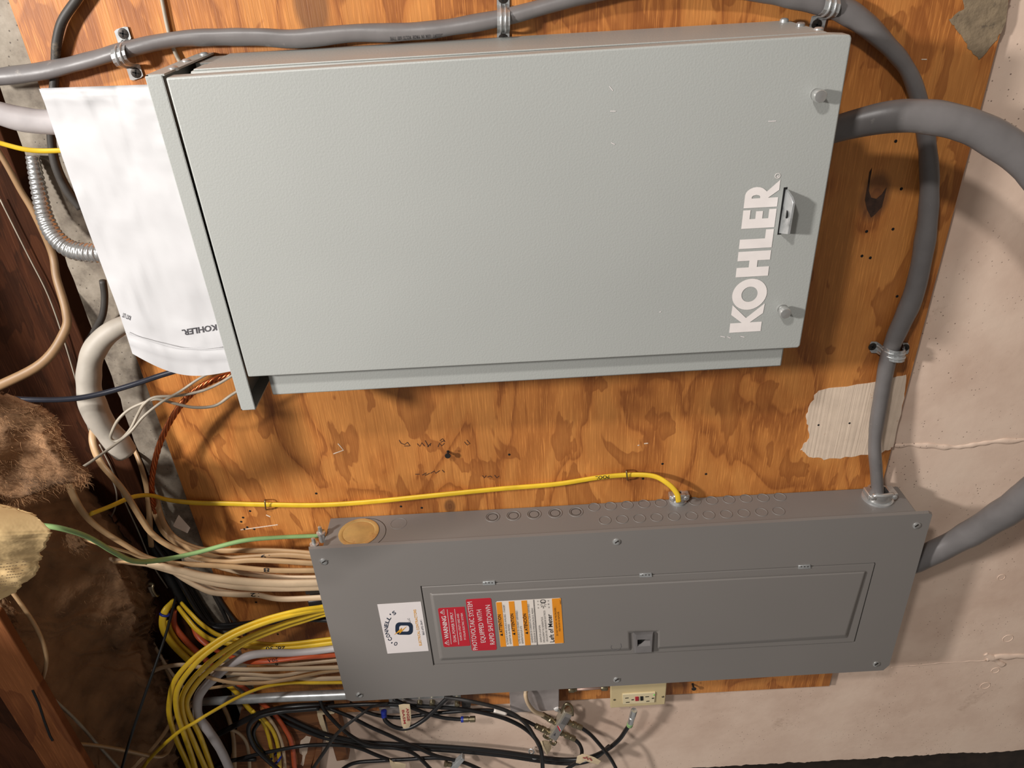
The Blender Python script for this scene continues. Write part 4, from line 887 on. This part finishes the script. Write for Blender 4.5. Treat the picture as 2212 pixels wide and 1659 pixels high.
b1 = coax('longest black coax sweeping along the bottom to a bare connector', 9, [(590, 1535, .01), (607, 1542, .012), (644, 1561, .015), (684, 1579, .02), (718, 1590, .02), (758, 1598, .02), (799, 1604, .02), (867, 1608, .02), (950, 1612, .02), (1030, 1618, .02), (1100, 1626, .02), (1168, 1636, .02), (1225, 1641, .02), (1270, 1637, .025), (1308, 1621, .03), (1336, 1599, .035), (1352, 1577, .04), (1362, 1562, .042)])
fconn(b1, (1361, 1564), (1370, 1534), 13, .042, .048, 'bright_metal', 'green_sheath')
coax('black coax running parallel just below the longest one', 9, [(585, 1545, .008), (640, 1570, .01), (684, 1588, .012), (718, 1598, .014), (758, 1606, .014), (799, 1612, .014), (867, 1616, .014), (950, 1620, .014), (1030, 1626, .014), (1100, 1634, .014), (1168, 1644, .014), (1225, 1649, .014), (1262, 1646, .014), (1290, 1634, .016), (1316, 1612, .02)])
coax('black coax dropping from the conduit and swinging under the long ones', 8, [(690, 1505, .04), (694, 1520, .045), (700, 1533, .05), (715, 1551, .055), (738, 1574, .055), (765, 1594, .055), (792, 1607, .05), (826, 1613, .045), (860, 1617, .045), (888, 1625, .045), (910, 1641, .04), (938, 1670, .04)])
coax('black coax slanting straight down across the painted wall', 8, [(700, 1527, .03), (718, 1533, .035), (758, 1549, .04), (799, 1570, .04), (840, 1588, .04), (874, 1604, .035), (908, 1618, .035), (940, 1632, .035), (981, 1642, .035), (1010, 1650, .035), (1050, 1668, .035)])
coax('grey-black flat cable crossing the coaxes the other way', 8, [(840, 1519, .04), (803, 1527, .055), (786, 1539, .07), (752, 1564, .085), (725, 1588, .085), (702, 1622, .08), (677, 1659, .075), (660, 1690, .07)], mat='black_dusty', flat=.6)
coax('black coax crossing low over the scrap board', 8, [(470, 1652, .05), (500, 1644, .05), (553, 1630, .05), (635, 1614, .05), (684, 1609, .045), (745, 1610, .04), (779, 1617, .035), (813, 1631, .035), (840, 1641, .035)])
coax('black coax rising at the bottom edge into a flat run', 8, [(728, 1675, .03), (745, 1658, .03), (772, 1647, .03), (826, 1643, .03), (881, 1640, .03), (940, 1637, .03), (985, 1642, .03)])
coax('black coax under the panel edge curving down past the splitter', 9, [(560, 1546, .02), (610, 1535, .025), (650, 1529, .03), (704, 1526, .035), (772, 1522, .04), (826, 1521, .04), (867, 1523, .04), (950, 1528, .04), (1000, 1532, .04), (1040, 1539, .04), (1090, 1552, .04), (1131, 1572, .04), (1157, 1596, .04), (1169, 1622, .045), (1173, 1670, .045)])
b9 = coax('black coax with a white tag leading to the splitter', 8, [(755, 1518, .02), (772, 1528, .025), (792, 1538, .028), (826, 1547, .03), (867, 1550, .03), (908, 1545, .03), (950, 1540, .03), (1000, 1536, .03), (1040, 1534, .03), (1068, 1535, .03), (1094, 1541, .03), (1131, 1555, .033), (1158, 1568, .036)])
wt = path([(1066, 1534.5, .03), (1080, 1538, .03), (1094, 1541, .03)]); tubew('white_tag', wt, .0048, 'sticker_cream', b9, 10, 3)
b10 = coax('black coax bent into a hanging loop with a blue connector', 9, [(830, 1548, .05), (833, 1557, .055), (847, 1568, .06), (867, 1574, .06), (888, 1571, .06), (914, 1556, .055), (935, 1538, .05), (955, 1518, .045), (975, 1500, .04)])
fconn(b10, (830, 1550), (829, 1535), 12, .05, .045, 'blue_plastic')
b11 = coax('black coax ending in a loose connector with a blue collar', 8, [(850, 1510, .045), (886, 1527, .05), (921, 1541, .05), (955, 1550, .05), (980, 1553, .05), (1000, 1554, .05)])
fconn(b11, (999, 1554), (1027, 1553), 12, .05, .05, 'dull_metal', 'blue_plastic')
coax('dusty black coax from under the panel to the junction box', 8, [(960, 1506, .045), (990, 1510, .05), (1022, 1516, .055), (1076, 1529, .055), (1112, 1544, .055), (1137, 1565, .052), (1152, 1587, .05), (1164, 1610, .048)], mat='black_dusty')
coax('broad black cable flowing out from behind the steel conduit', [13, 14, 13, 12, 12], [(720, 1520, .02), (690, 1523, .03), (640, 1526, .035), (600, 1531, .035), (553, 1545, .035), (510, 1566, .035), (460, 1592, .03)])
coax('black coax coiling round in the lower left tangle', 10, [(690, 1530, .04), (640, 1534, .045), (600, 1538, .05), (556, 1550, .055), (537, 1572, .06), (545, 1604, .06), (563, 1628, .06), (600, 1662, .06), (615, 1680, .06)])
coax('inner black coax of the lower left coil', 9, [(560, 1560, .045), (548, 1580, .05), (553, 1602, .05), (566, 1622, .05), (580, 1640, .045)])
coax('black coax low in the corner under the grey cable', 9, [(420, 1690, .04), (455, 1662, .04), (500, 1643, .04), (553, 1640, .04)], mat='black')
b13 = coax('black coax leaving the splitter to the lower right', 8, [(1254, 1571, .04), (1276, 1587, .045), (1301, 1615, .05), (1320, 1640, .052), (1338, 1675, .05)])
b14 = coax('black coax curling under the splitter beneath a tape flag', 8, [(1240, 1596, .04), (1252, 1608, .045), (1257, 1625, .05), (1250, 1643, .052), (1228, 1659, .05), (1205, 1675, .048)])
w1 = coax('short white coax from the junction box to the splitter', 9, [(1143, 1482, .04), (1136, 1494, .05), (1136, 1506, .055), (1142, 1522, .055), (1155, 1537, .05), (1174, 1545, .042)], mat='cream_sheath')
def splitter():
    n = .046
    e = empty('coax_splitter', P(1205, 1580, 0), 'small silver coax splitter with four threaded ports and a grey label', 'splitter')
    q = [(1219, 1538), (1237, 1545), (1201, 1603), (1185, 1594)]
    f = [P(x, y, n) for x, y in q]
    prism('housing', f, NV * -.020, 'nickel', e, .0016)
    lb = prism('label', [P(x, y, n + .0006) for x, y in ((1223, 1541.5), (1235, 1546), (1200.5, 1600), (1188.5, 1592.5))], NV * -.0005, 'panel_grey', e)
    prism('red_stripe', [P(x, y, n + .0010) for x, y in ((1203.5, 1569), (1206, 1568), (1211.5, 1578.5), (1209, 1580))], NV * -.0003, 'sticker_red', lb)
    prism('white_stripe', [P(x, y, n + .0010) for x, y in ((1206, 1568), (1207, 1567.5), (1212.5, 1577.5), (1211.5, 1578.5))], NV * -.0003, 'sticker_white', lb)
    for i in range(5): stroke('print_line', [(1212.5 + i * 2.6, 1563.5 + i * .9), (1221.5 + i * 2.6, 1548.5 + i * .9)], n + .0007, .7, 'ink_dark', lb)
    mk('logo', [P(1195, 1588, n + .0011), P(1200, 1583, n + .0011), P(1199, 1590, n + .0011), P(1204, 1585, n + .0011), P(1196, 1593, n + .0011)], [[0, 1, 2], [2, 3, 4]], 'ink_dark', lb)
    for a, b in (((1201, 1561), (1172, 1544)), ((1186, 1581), (1157, 1568)), ((1227, 1559.5), (1257, 1572.5)), ((1211, 1582.5), (1242, 1597))):
        p, r = P(a[0], a[1], n - .01), P(b[0], b[1], n - .006); ax = r - p; h = ax.length
        pr = [(.0062, 0), (.0062, h * .12), (.0045, h * .13), (.0045, h * .30), (.0066, h * .32), (.0066, h * .55), (.0050, h * .57), (.0050, h * .64), (.0058, h * .66), (.0058, h * .97), (.0046, h)]
        lathe('port', p, ax, pr, 'dull_metal', e, 12)
    for y0, pts in ((0, [(1214, 1541), (1222, 1521), (1235, 1526), (1237, 1545)]), (1, [(1191, 1597), (1190, 1604), (1197, 1608), (1201, 1603)]), (2, [(1180, 1585), (1175, 1590), (1184, 1595), (1188, 1592)])):
        tubew('mounting_tab', [P(x, y, n - .008) for x, y in pts], .0030, 'dull_metal', e, 6, 5)
    lathe('ground_screw', P(1203, 1531, n - .008), P(1199, 1528, n - .004) - P(1210, 1536, n - .01), [(.004, -.012), (.004, .0), (.006, .001), (.0055, .004), (.0004, .0046)], 'bright_metal', e, 12)
splitter()
def small_splitter():
    e = prism('metal_bracket', [P(x, y, .045) for x, y in ((998, 1637), (1004, 1642), (982, 1668), (972, 1660))], NV * -.012, 'galvanized', None, .001, label='small metal splitter body at the bottom edge', cat='splitter')
    lathe('port', P(974, 1652, .04), P(964, 1650, .04) - P(974, 1652, .04), [(.005, 0), (.005, .008), (.0065, .009), (.0065, .014), (.003, .0145)], 'dull_metal', e, 12)
small_splitter()
def amp():
    e = empty('coax_amplifier', P(920, 1520, 0), 'silver coax distribution bar peeking out under the panel', 'amplifier')
    q = [(838, 1503), (996, 1496), (994, 1526), (842, 1529)]
    prism('housing', [P(x, y, .03) for x, y in q], NV * -.026, 'galvanized', e, .001)
    prism('face_plate', [P(x, y, .0312) for x, y in ((846, 1513), (992, 1508), (991, 1523), (849, 1526))], NV * -.001, 'box_steel', e, .0004)
    for x, y in ((907, 1515), (934, 1514), (988, 1516), (872, 1517)): lathe('port', P(x, y, .031), NV, [(.0055, 0), (.0055, .008), (.004, .009), (.0015, .009)], 'dull_metal', e, 12)
    text('print', 'CHANNEL', (963, 1521), (981, 1520), (-.2, -3), .0314, 'ink_dark', e)
    prism('mounting_ear', [P(x, y, .03) for x, y in ((997, 1517), (1018, 1517), (1016, 1529), (998, 1528))], NV * -.004, 'black_dusty', e)
amp()
prism('metal_plate', [P(x, y, .012) for x, y in ((818, 1530), (884, 1527), (886, 1540), (822, 1543))], NV * -.008, 'box_steel', None, .001, label='thin grey metal plate behind the red-lettered tape', cat='plate')
def jbox():
    e = empty('junction_box', P(1155, 1515, 0), 'blotchy steel junction box tucked under the panel', 'junction box')
    q = [(1099, 1478), (1208, 1472), (1208, 1534), (1176, 1536.5), (1103, 1540)]
    prism('box', [P(x, y, .036) for x, y in q], NV * -.040, 'box_steel', e, .0012)
    prism('cover', [P(x, y, .0378) for x, y in ((1101, 1478), (1207, 1473), (1207, 1532), (1104, 1538))], NV * -.0016, 'box_steel', e, .0005)
    lathe('cover_screw', P(1160, 1484, .038), NV, [(.005, 0), (.0045, .0016), (.0004, .002)], 'galvanized', e, 12)
jbox()
def outlet():
    e = empty('wall_outlet', P(1380, 1505, 0), 'ivory wall outlet with red and black test buttons', 'outlet')
    prism('back_box', [P(x, y, .030) for x, y in ((1322, 1470), (1438, 1464), (1434, 1518), (1322, 1526))], NV * -.040, 'box_steel', e, .001)
    n = .036
    pl = prism('cover_plate', [P(x, y, n) for x, y in ((1318.5, 1468), (1442, 1462), (1437, 1522), (1318.5, 1530))], NV * -.006, 'outlet_ivory', e, .0022, 3)
    d = prism('receptacle', [P(x, y, n + .003) for x, y in ((1345, 1500.5), (1416, 1496.5), (1414, 1517.7), (1345.6, 1521.7))], NV * -.004, 'outlet_face', e, .0006)
    m = n + .003
    def b(nm, q, mat, h): prism(nm, [P(x, y, m + h) for x, y in q], NV * -(h + .0005), mat, d, .0002 if h > .0008 else 0, 1)
    b('test_button', ((1372, 1506.4), (1379.6, 1506), (1380, 1514.2), (1372.6, 1514.8)), 'button_red', .0015); b('reset_button', ((1383, 1505.6), (1389.2, 1505.2), (1389.4, 1513.6), (1383.4, 1514)), 'black', .0015)
    for q in (((1350.5, 1507.5), (1358, 1507), (1358, 1508.6), (1350.5, 1509.2)), ((1352, 1516.8), (1360, 1516.2), (1360, 1517.8), (1352, 1518.4)), ((1364, 1511), (1369.5, 1510.6), (1369.5, 1512.6), (1364, 1513)),
              ((1394, 1504.5), (1402, 1504), (1402, 1505.6), (1394, 1506.2)), ((1396, 1514.4), (1403, 1513.8), (1403, 1515.4), (1396, 1516)), ((1408, 1507.6), (1413, 1507.2), (1413, 1509.4), (1408, 1509.8))): b('slot', q, 'dark_screw', .0002)
    lathe('indicator_lamp', P(1413, 1500.8, m), NV, [(.0016, 0), (.0014, .0008), (.0002, .0011)], 'led_green', d, 10)
    for x, y in ((1327.5, 1511.5), (1432, 1505)): lathe('plate_screw', P(x, y, n), NV, [(.0028, 0), (.0026, .0006), (.0003, .001)], 'dull_metal', pl, 10)
outlet()
def pipe():
    e = empty('copper_tube', P(1270, 1488, .02), 'short pinkish metal tube between junction box and outlet', 'tube')
    a, b = P(1236, 1489.5, .02), P(1308, 1485, .02)
    tubew('tube', [a, b], .0032, 'pink_metal', e, 10); lathe('fitting', P(1228, 1490, .02), b - a, [(.005, 0), (.006, .002), (.006, .010), (.0045, .012), (.0045, .016)], 'dull_metal', e, 12)
    lathe('fitting', P(1298, 1486, .02), b - a, [(.0045, 0), (.006, .002), (.006, .012), (.005, .014)], 'dull_metal', e, 12)
pipe()
def clip():
    e = empty('cable_clip', P(1151, 1620, 0), 'small shiny screw clip beside the black coax on the wall', 'clip')
    lathe('screw', P(1154, 1618, L), NV, [(.003, -.004), (.003, .016), (.0062, .017), (.006, .021), (.0004, .022)], 'bright_metal', e, 12); ring('loop', P(1148, 1623, .010), Vector((.4, -1, .3)), .0055, .0018, 'bright_metal', e, 18)
clip()
def curved_patch(name, px, n0, bulge, mat, lab, cat, th=.0006):
    c = (sum(p[0] for p in px) / len(px), sum(p[1] for p in px) / len(px)); k = len(px)
    vs = [P(c[0], c[1], n0 + bulge)] + [P((p[0] + c[0]) / 2, (p[1] + c[1]) / 2, n0 + bulge * .8) for p in px] + [P(p[0], p[1], n0) for p in px]
    fs = [[0, 1 + i, 1 + (i + 1) % k] for i in range(k)] + [[1 + i, 1 + k + i, 1 + k + (i + 1) % k, 1 + (i + 1) % k] for i in range(k)]
    m = len(vs); vs += [v - NV * th for v in vs]; fs += [[m + j for j in f[::-1]] for f in fs] + [[1 + k + i, 1 + k + (i + 1) % k, m + 1 + k + (i + 1) % k, m + 1 + k + i] for i in range(k)]
    return mk(name, vs, fs, mat, None, False, label=lab, cat=cat)
curved_patch('tape_disc', [(1164, 1606), (1170, 1601), (1178, 1599), (1186, 1602), (1191, 1609), (1191, 1617), (1187, 1624), (1181, 1631), (1178, 1625), (1172, 1618)], .03, .004, 'tape_cream', 'round piece of yellowed tape left of the lower coax', 'tape')
f1 = curved_patch('tape_flag', [(861, 1523), (873, 1521), (885, 1521.5), (887, 1534), (888, 1550), (886, 1567), (882, 1575), (876, 1583), (874, 1579), (868, 1567), (865, 1550), (863, 1534)], .062, .0015, 'tape_cream', 'folded cream tape flag with red lettering on the black coax', 'tape')
text('handwriting', 'ANGE', (877, 1530), (880, 1558), (5.5, -.6), .066, 'ink_red', f1, .03, proj='drape'); text('handwriting', 'BASM', (868, 1534), (872, 1564), (5, -.6), .066, 'ink_red', f1, .02, proj='drape')
f2 = curved_patch('tape_flag', [(1247, 1634), (1258, 1629), (1270, 1631), (1284, 1636), (1298, 1644), (1292, 1652), (1280, 1649), (1262, 1643), (1253, 1650), (1244, 1648)], .060, .0015, 'tape_cream', 'cream tape flag wrapped on the coax under the splitter', 'tape')
stroke('handwriting', [(1259, 1636), (1264, 1638), (1266, 1634), (1270, 1641), (1273, 1637), (1278, 1643)], .0625, 2.2, 'ink_red', f2)
curved_patch('tape_flag', [(841, 1640), (850, 1646), (862, 1647), (877, 1651), (874, 1662), (848, 1662), (843, 1652)], .05, .0015, 'tape_cream', 'cream tape scrap cut off by the bottom edge', 'tape')

# ------------------------------------------------------------------ scrap wood beside the panel's lower left
sb = prism('scrap_board', [P(x, y, .004) for x, y in ((520, 1535), (684, 1533), (694, 1556), (690, 1600), (674, 1650), (655, 1720), (480, 1720))], NV * -.014, 'scrap_wood', None, .001, 1, label='dark scrap board smeared with white paint', cat='board')
for pts in ([(646, 1612), (650, 1600), (662, 1590), (672, 1592), (668, 1604), (664, 1620), (658, 1640), (655, 1655), (650, 1650), (654, 1632), (647, 1625)],):
    prism('paint_smear', [P(x, y, .0046) for x, y in jag(pts, 1.6, 3, 8)], NV * -.0005, 'patch_white', sb)
prism('wood_strip', [P(x, y, .010) for x, y in ((690, 1552), (700, 1552), (697, 1605), (680, 1720), (660, 1720), (684, 1610))], NV * -.018, 'scrap_wood', None, .001, 1, label='narrow upright wood strip beside the scrap board', cat='board')
prism('wood_block', [P(x, y, .012) for x, y in ((700, 1541), (729, 1541), (742, 1590), (753, 1641), (727, 1645), (712, 1592))], NV * -.022, 'scrap_wood', None, .0015, 1, label='short wood block with a sawn end at the wall corner', cat='board')
prism('paper_crust', [P(x, y, .014) for x, y in jag([(683, 1534), (724, 1536), (722, 1542), (697, 1543), (700, 1560), (714, 1602), (704, 1602), (695, 1572), (688, 1552)], 1.3, 3, 5)], NV * -.002, 'tape_cream', None, label='ragged cream paper strip along the scrap board', cat='paper')

# ------------------------------------------------------------------ insulation and kraft paper
def rag(name, rows, cols, nfun, amp, nsc, mat, parent, thick, edge, seed, sub=8):
    rr = []
    for i in range(len(rows) - 1):
        for k in range(sub):
            t = k / sub; rr.append([a + (b - a) * t for a, b in zip(rows[i], rows[i + 1])])
    rr.append(list(rows[-1])); vs, fs = [], []; R_ = len(rr); edgept = []
    for i, (y, xl, xr) in enumerate(rr):
        xr2 = xr + edge * mnoise.noise(Vector((y * .09, seed, 0))) + edge * .8 * mnoise.noise(Vector((y * .35, seed, 4)))
        for j in range(cols + 1):
            s = j / cols; x = xl + (xr2 - xl) * s
            yy = y + (edge * mnoise.noise(Vector((x * .08, seed, 9))) if i in (0, R_ - 1) else 0)
            n = nfun(s, i / (R_ - 1)); p = P(x, yy, n); q = p * nsc + Vector((seed, 0, 0))
            d = amp * (mnoise.fractal(q, 1.6, 2.0, 3) + .9 * (abs(mnoise.noise(q * .45)) - .3))
            vs.append(p + NV * d * (1 - .6 * max(0, s - .9) / .1)); 
            if j == cols or i in (0, R_ - 1): edgept.append(vs[-1])
    C1 = cols + 1
    for i in range(R_ - 1):
        for j in range(cols): a = i * C1 + j; fs.append([a, a + 1, a + C1 + 1, a + C1])
    k = len(vs); vs += [v - NV * thick for v in vs]; fs += [[k + j for j in f[::-1]] for f in fs]
    bd = [j for j in range(C1)] + [i * C1 + cols for i in range(1, R_)] + [(R_ - 1) * C1 + j for j in range(cols - 1, -1, -1)] + [i * C1 for i in range(R_ - 2, 0, -1)]
    for a, b in zip(bd, bd[1:] + bd[:1]): fs.append([a, b, k + b, k + a])
    o = mk(name, vs, fs, mat, parent, True); return o, edgept, vs[:k]
def fibres(name, pts, count, length, parent, seed, width=.0006):
    rnd = random.Random(seed); vs, fs = [], []
    for _ in range(count):
        p = rnd.choice(pts) + Vector((rnd.uniform(-.006, .006), rnd.uniform(-.006, .004), rnd.uniform(-.006, .006)))
        d = Vector((rnd.gauss(0, 1), rnd.gauss(-.5, .6), rnd.gauss(-.5, 1))).normalized() * length * rnd.uniform(.4, 1.3); sd = d.cross(Vector((rnd.random(), rnd.random(), rnd.random()))).normalized() * width
        m = p + d * .5 + Vector((0, 0, rnd.uniform(-.3, .3) * length)); k = len(vs)
        vs += [p - sd, p + sd, m + sd * .7, m - sd * .7, p + d]; fs += [[k, k + 1, k + 2, k + 3], [k + 3, k + 2, k + 4]]
    mk(name, vs, fs, 'wool_fibre', parent, kind='stuff')
def batt(lab, rows, cols, nfun, amp, nsc, thick, edge, seed, nf, base):
    e = empty('insulation_batt', base, lab, 'insulation')
    o, ed, al = rag('wool', rows, cols, nfun, amp, nsc, 'insulation_wool', e, thick, edge, seed)
    fibres('loose_fibres', ed, nf * 7, .013, e, seed, .0002); fibres('surface_fuzz', al, nf * 8, .010, e, seed + 1, .00018)
batt('large dark brown insulation batt filling the joist bay', [(1040, -60, 120), (1085, -60, 170), (1130, -60, 215), (1190, -60, 262), (1236, -60, 297), (1280, -40, 312), (1323, -20, 322), (1353, 0, 322), (1383, 10, 310), (1430, 40, 330), (1469, 60, 350), (1521, 90, 362), (1575, 120, 352), (1616, 150, 370), (1690, 180, 375)], 70,
     lambda s, t: .235 - .19 * s - .03 * max(0, s - .9) * 10, 0.022, 17, .03, 8, 2, 500, P(200, 1400, .12))
batt('torn lighter insulation tuft hanging over the rim joist', [(862, -60, 8), (880, -60, 60), (892, -60, 92), (910, -60, 116), (935, -60, 124), (965, -60, 136), (995, -60, 150), (1012, -60, 165), (1026, -60, 182), (1038, -60, 178), (1046, -60, 140), (1062, -60, 86), (1078, -60, 36), (1092, -60, 4)], 46,
     lambda s, t: .25 - .04 * s, 0.016, 20, .012, 9, 5, 420, P(60, 980, .2))
def tuft(px, py, n, r, lab, seed):
    bm = bmesh.new(); bmesh.ops.create_icosphere(bm, subdivisions=4, radius=1); c = P(px, py, n); vs = []
    for v in bm.verts:
        d = v.co.normalized(); k = 1 + .45 * mnoise.fractal(d * 2.2 + Vector((seed, 0, 0)), 1, 2, 4); vs.append(c + Vector((d.x * r * 1.9, d.y * r * .7, d.z * r)) * k)
    fs = [[v.index for v in f.verts] for f in bm.faces]; bm.free()
    e = empty('insulation_tuft', c, lab, 'insulation'); mk('wool', vs, fs, 'insulation_wool', e, True); fibres('loose_fibres', vs, 900, .008, e, seed, .0002)
tuft(165, 1168, .13, .012, 'small insulation tuft under the green wire', 3)
tuft(14, 1328, .25, .012, 'small insulation tuft below the kraft paper', 8)
def kraft():
    e = empty('kraft_paper', P(0, 1200, .4), 'torn yellowish kraft paper sheet hanging at the left edge', 'paper')
    o, ed, al = rag('sheet', [(1098, -160, 30), (1112, -160, 62), (1126, -160, 88), (1140, -160, 102), (1152, -160, 110), (1164, -160, 106), (1178, -160, 98), (1194, -160, 88), (1210, -160, 86), (1226, -160, 84), (1244, -160, 74), (1262, -160, 50), (1278, -160, 36), (1292, -160, 14), (1302, -160, -10)], 40, lambda s, t: .40 - .05 * s + .015 * math.sin(t * 5), .007, 20, 'kraft_paper', e, .0008, 8, 11, 5)
    o2, ed2, al2 = rag('folded_edge', [(1086, -160, -10), (1092, -160, 20), (1100, -160, 45), (1108, -160, 70), (1113, -160, 79), (1116, -160, 74), (1122, -160, 60)], 30, lambda s, t: .372 - .04 * s, .004, 14, 'kraft_paper', e, .0008, 3, 15, 5)
    for i in range(10):
        t = i; y0 = 1213 + t * 6.4; x1 = 62 - t * 3.2
        pts = [(-20 + k * (x1 + 20) / 12, y0 + 8 - k * .75 + random.uniform(-.5, .5)) for k in range(13)]
        for k in range(0, 12, 1):
            if random.random() < .8: stroke('print_line', [pts[k], (pts[k][0] * .25 + pts[k + 1][0] * .75, pts[k][1] * .25 + pts[k + 1][1] * .75)], 0, 1.6, 'kraft_print', e, proj=lambda x, y: P(x, y, .4085 - .05 * (x + 160) / 250))
kraft()
def staple_clip():
    e = empty('cable_staple', P(330, 1275, .01), 'bent pale metal cable staple on the rim joist', 'staple')
    tubew('wire', [P(322, 1261, .02), P(331, 1263, .025), P(329, 1272, .03), P(337, 1286, .03), P(342, 1285, .02)], .0028, 'dull_metal', e, 6, 3)
    tubew('plate', [P(323, 1268, .016), P(333, 1288, .016)], .004, 'grey_wire', e, 6, 3, .4)
staple_clip()
# thin cobweb-like strands stapled along the rim joist
cable('thin_wire', 'hair-thin pale strand lying along the rim joist', 'grey_wire', 3.2, [(0, 430, -.028), (60, 550, -.028), (105, 640, -.028), (140, 740, -.028), (172, 850, -.028), (195, 935, -.028), (240, 1030, -.026), (252, 1070, -.02), (246, 1105, -.02), (225, 1140, -.025)])
cable('thin_wire', 'second hair-thin strand lower on the rim joist', 'grey_wire', 3, [(215, 960, -.03), (240, 1010, -.03), (268, 1080, -.03), (300, 1150, -.03), (330, 1220, -.03), (362, 1270, -.03)])

# ------------------------------------------------------------------ groups of like things
GROUPS = {'branch_cable': 'cream and tan branch cables beside the panel', 'yellow_cable': 'yellow cables', 'coax_cable': 'black coax cables below the panel',
          'black_cable': 'black cables beside the panel', 'orange_cable': 'orange cables', 'pipe_strap': 'straps on the thick grey cable', 'tape_flag': 'cream tape flags on the coax',
          'thin_wire': 'thin grey wires', 'service_cable': 'thick service cables', 'cable_tie': 'blue cable ties', 'cable_clamp': 'black clamps on the panel top', 'wire_staple': 'staples on the yellow cable',
          'insulation_batt': 'insulation batts', 'insulation_tuft': 'insulation tufts', 'drywall_screw': 'screws left in the plywood', 'cable_connector': 'zinc clamps on the panel side', 'dark_cable': 'dark dusty cables'}
for o in bpy.data.objects:
    if o.parent is None and 'category' in o:
        g = GROUPS.get(o.name.split('.')[0])
        if g: o['group'] = g
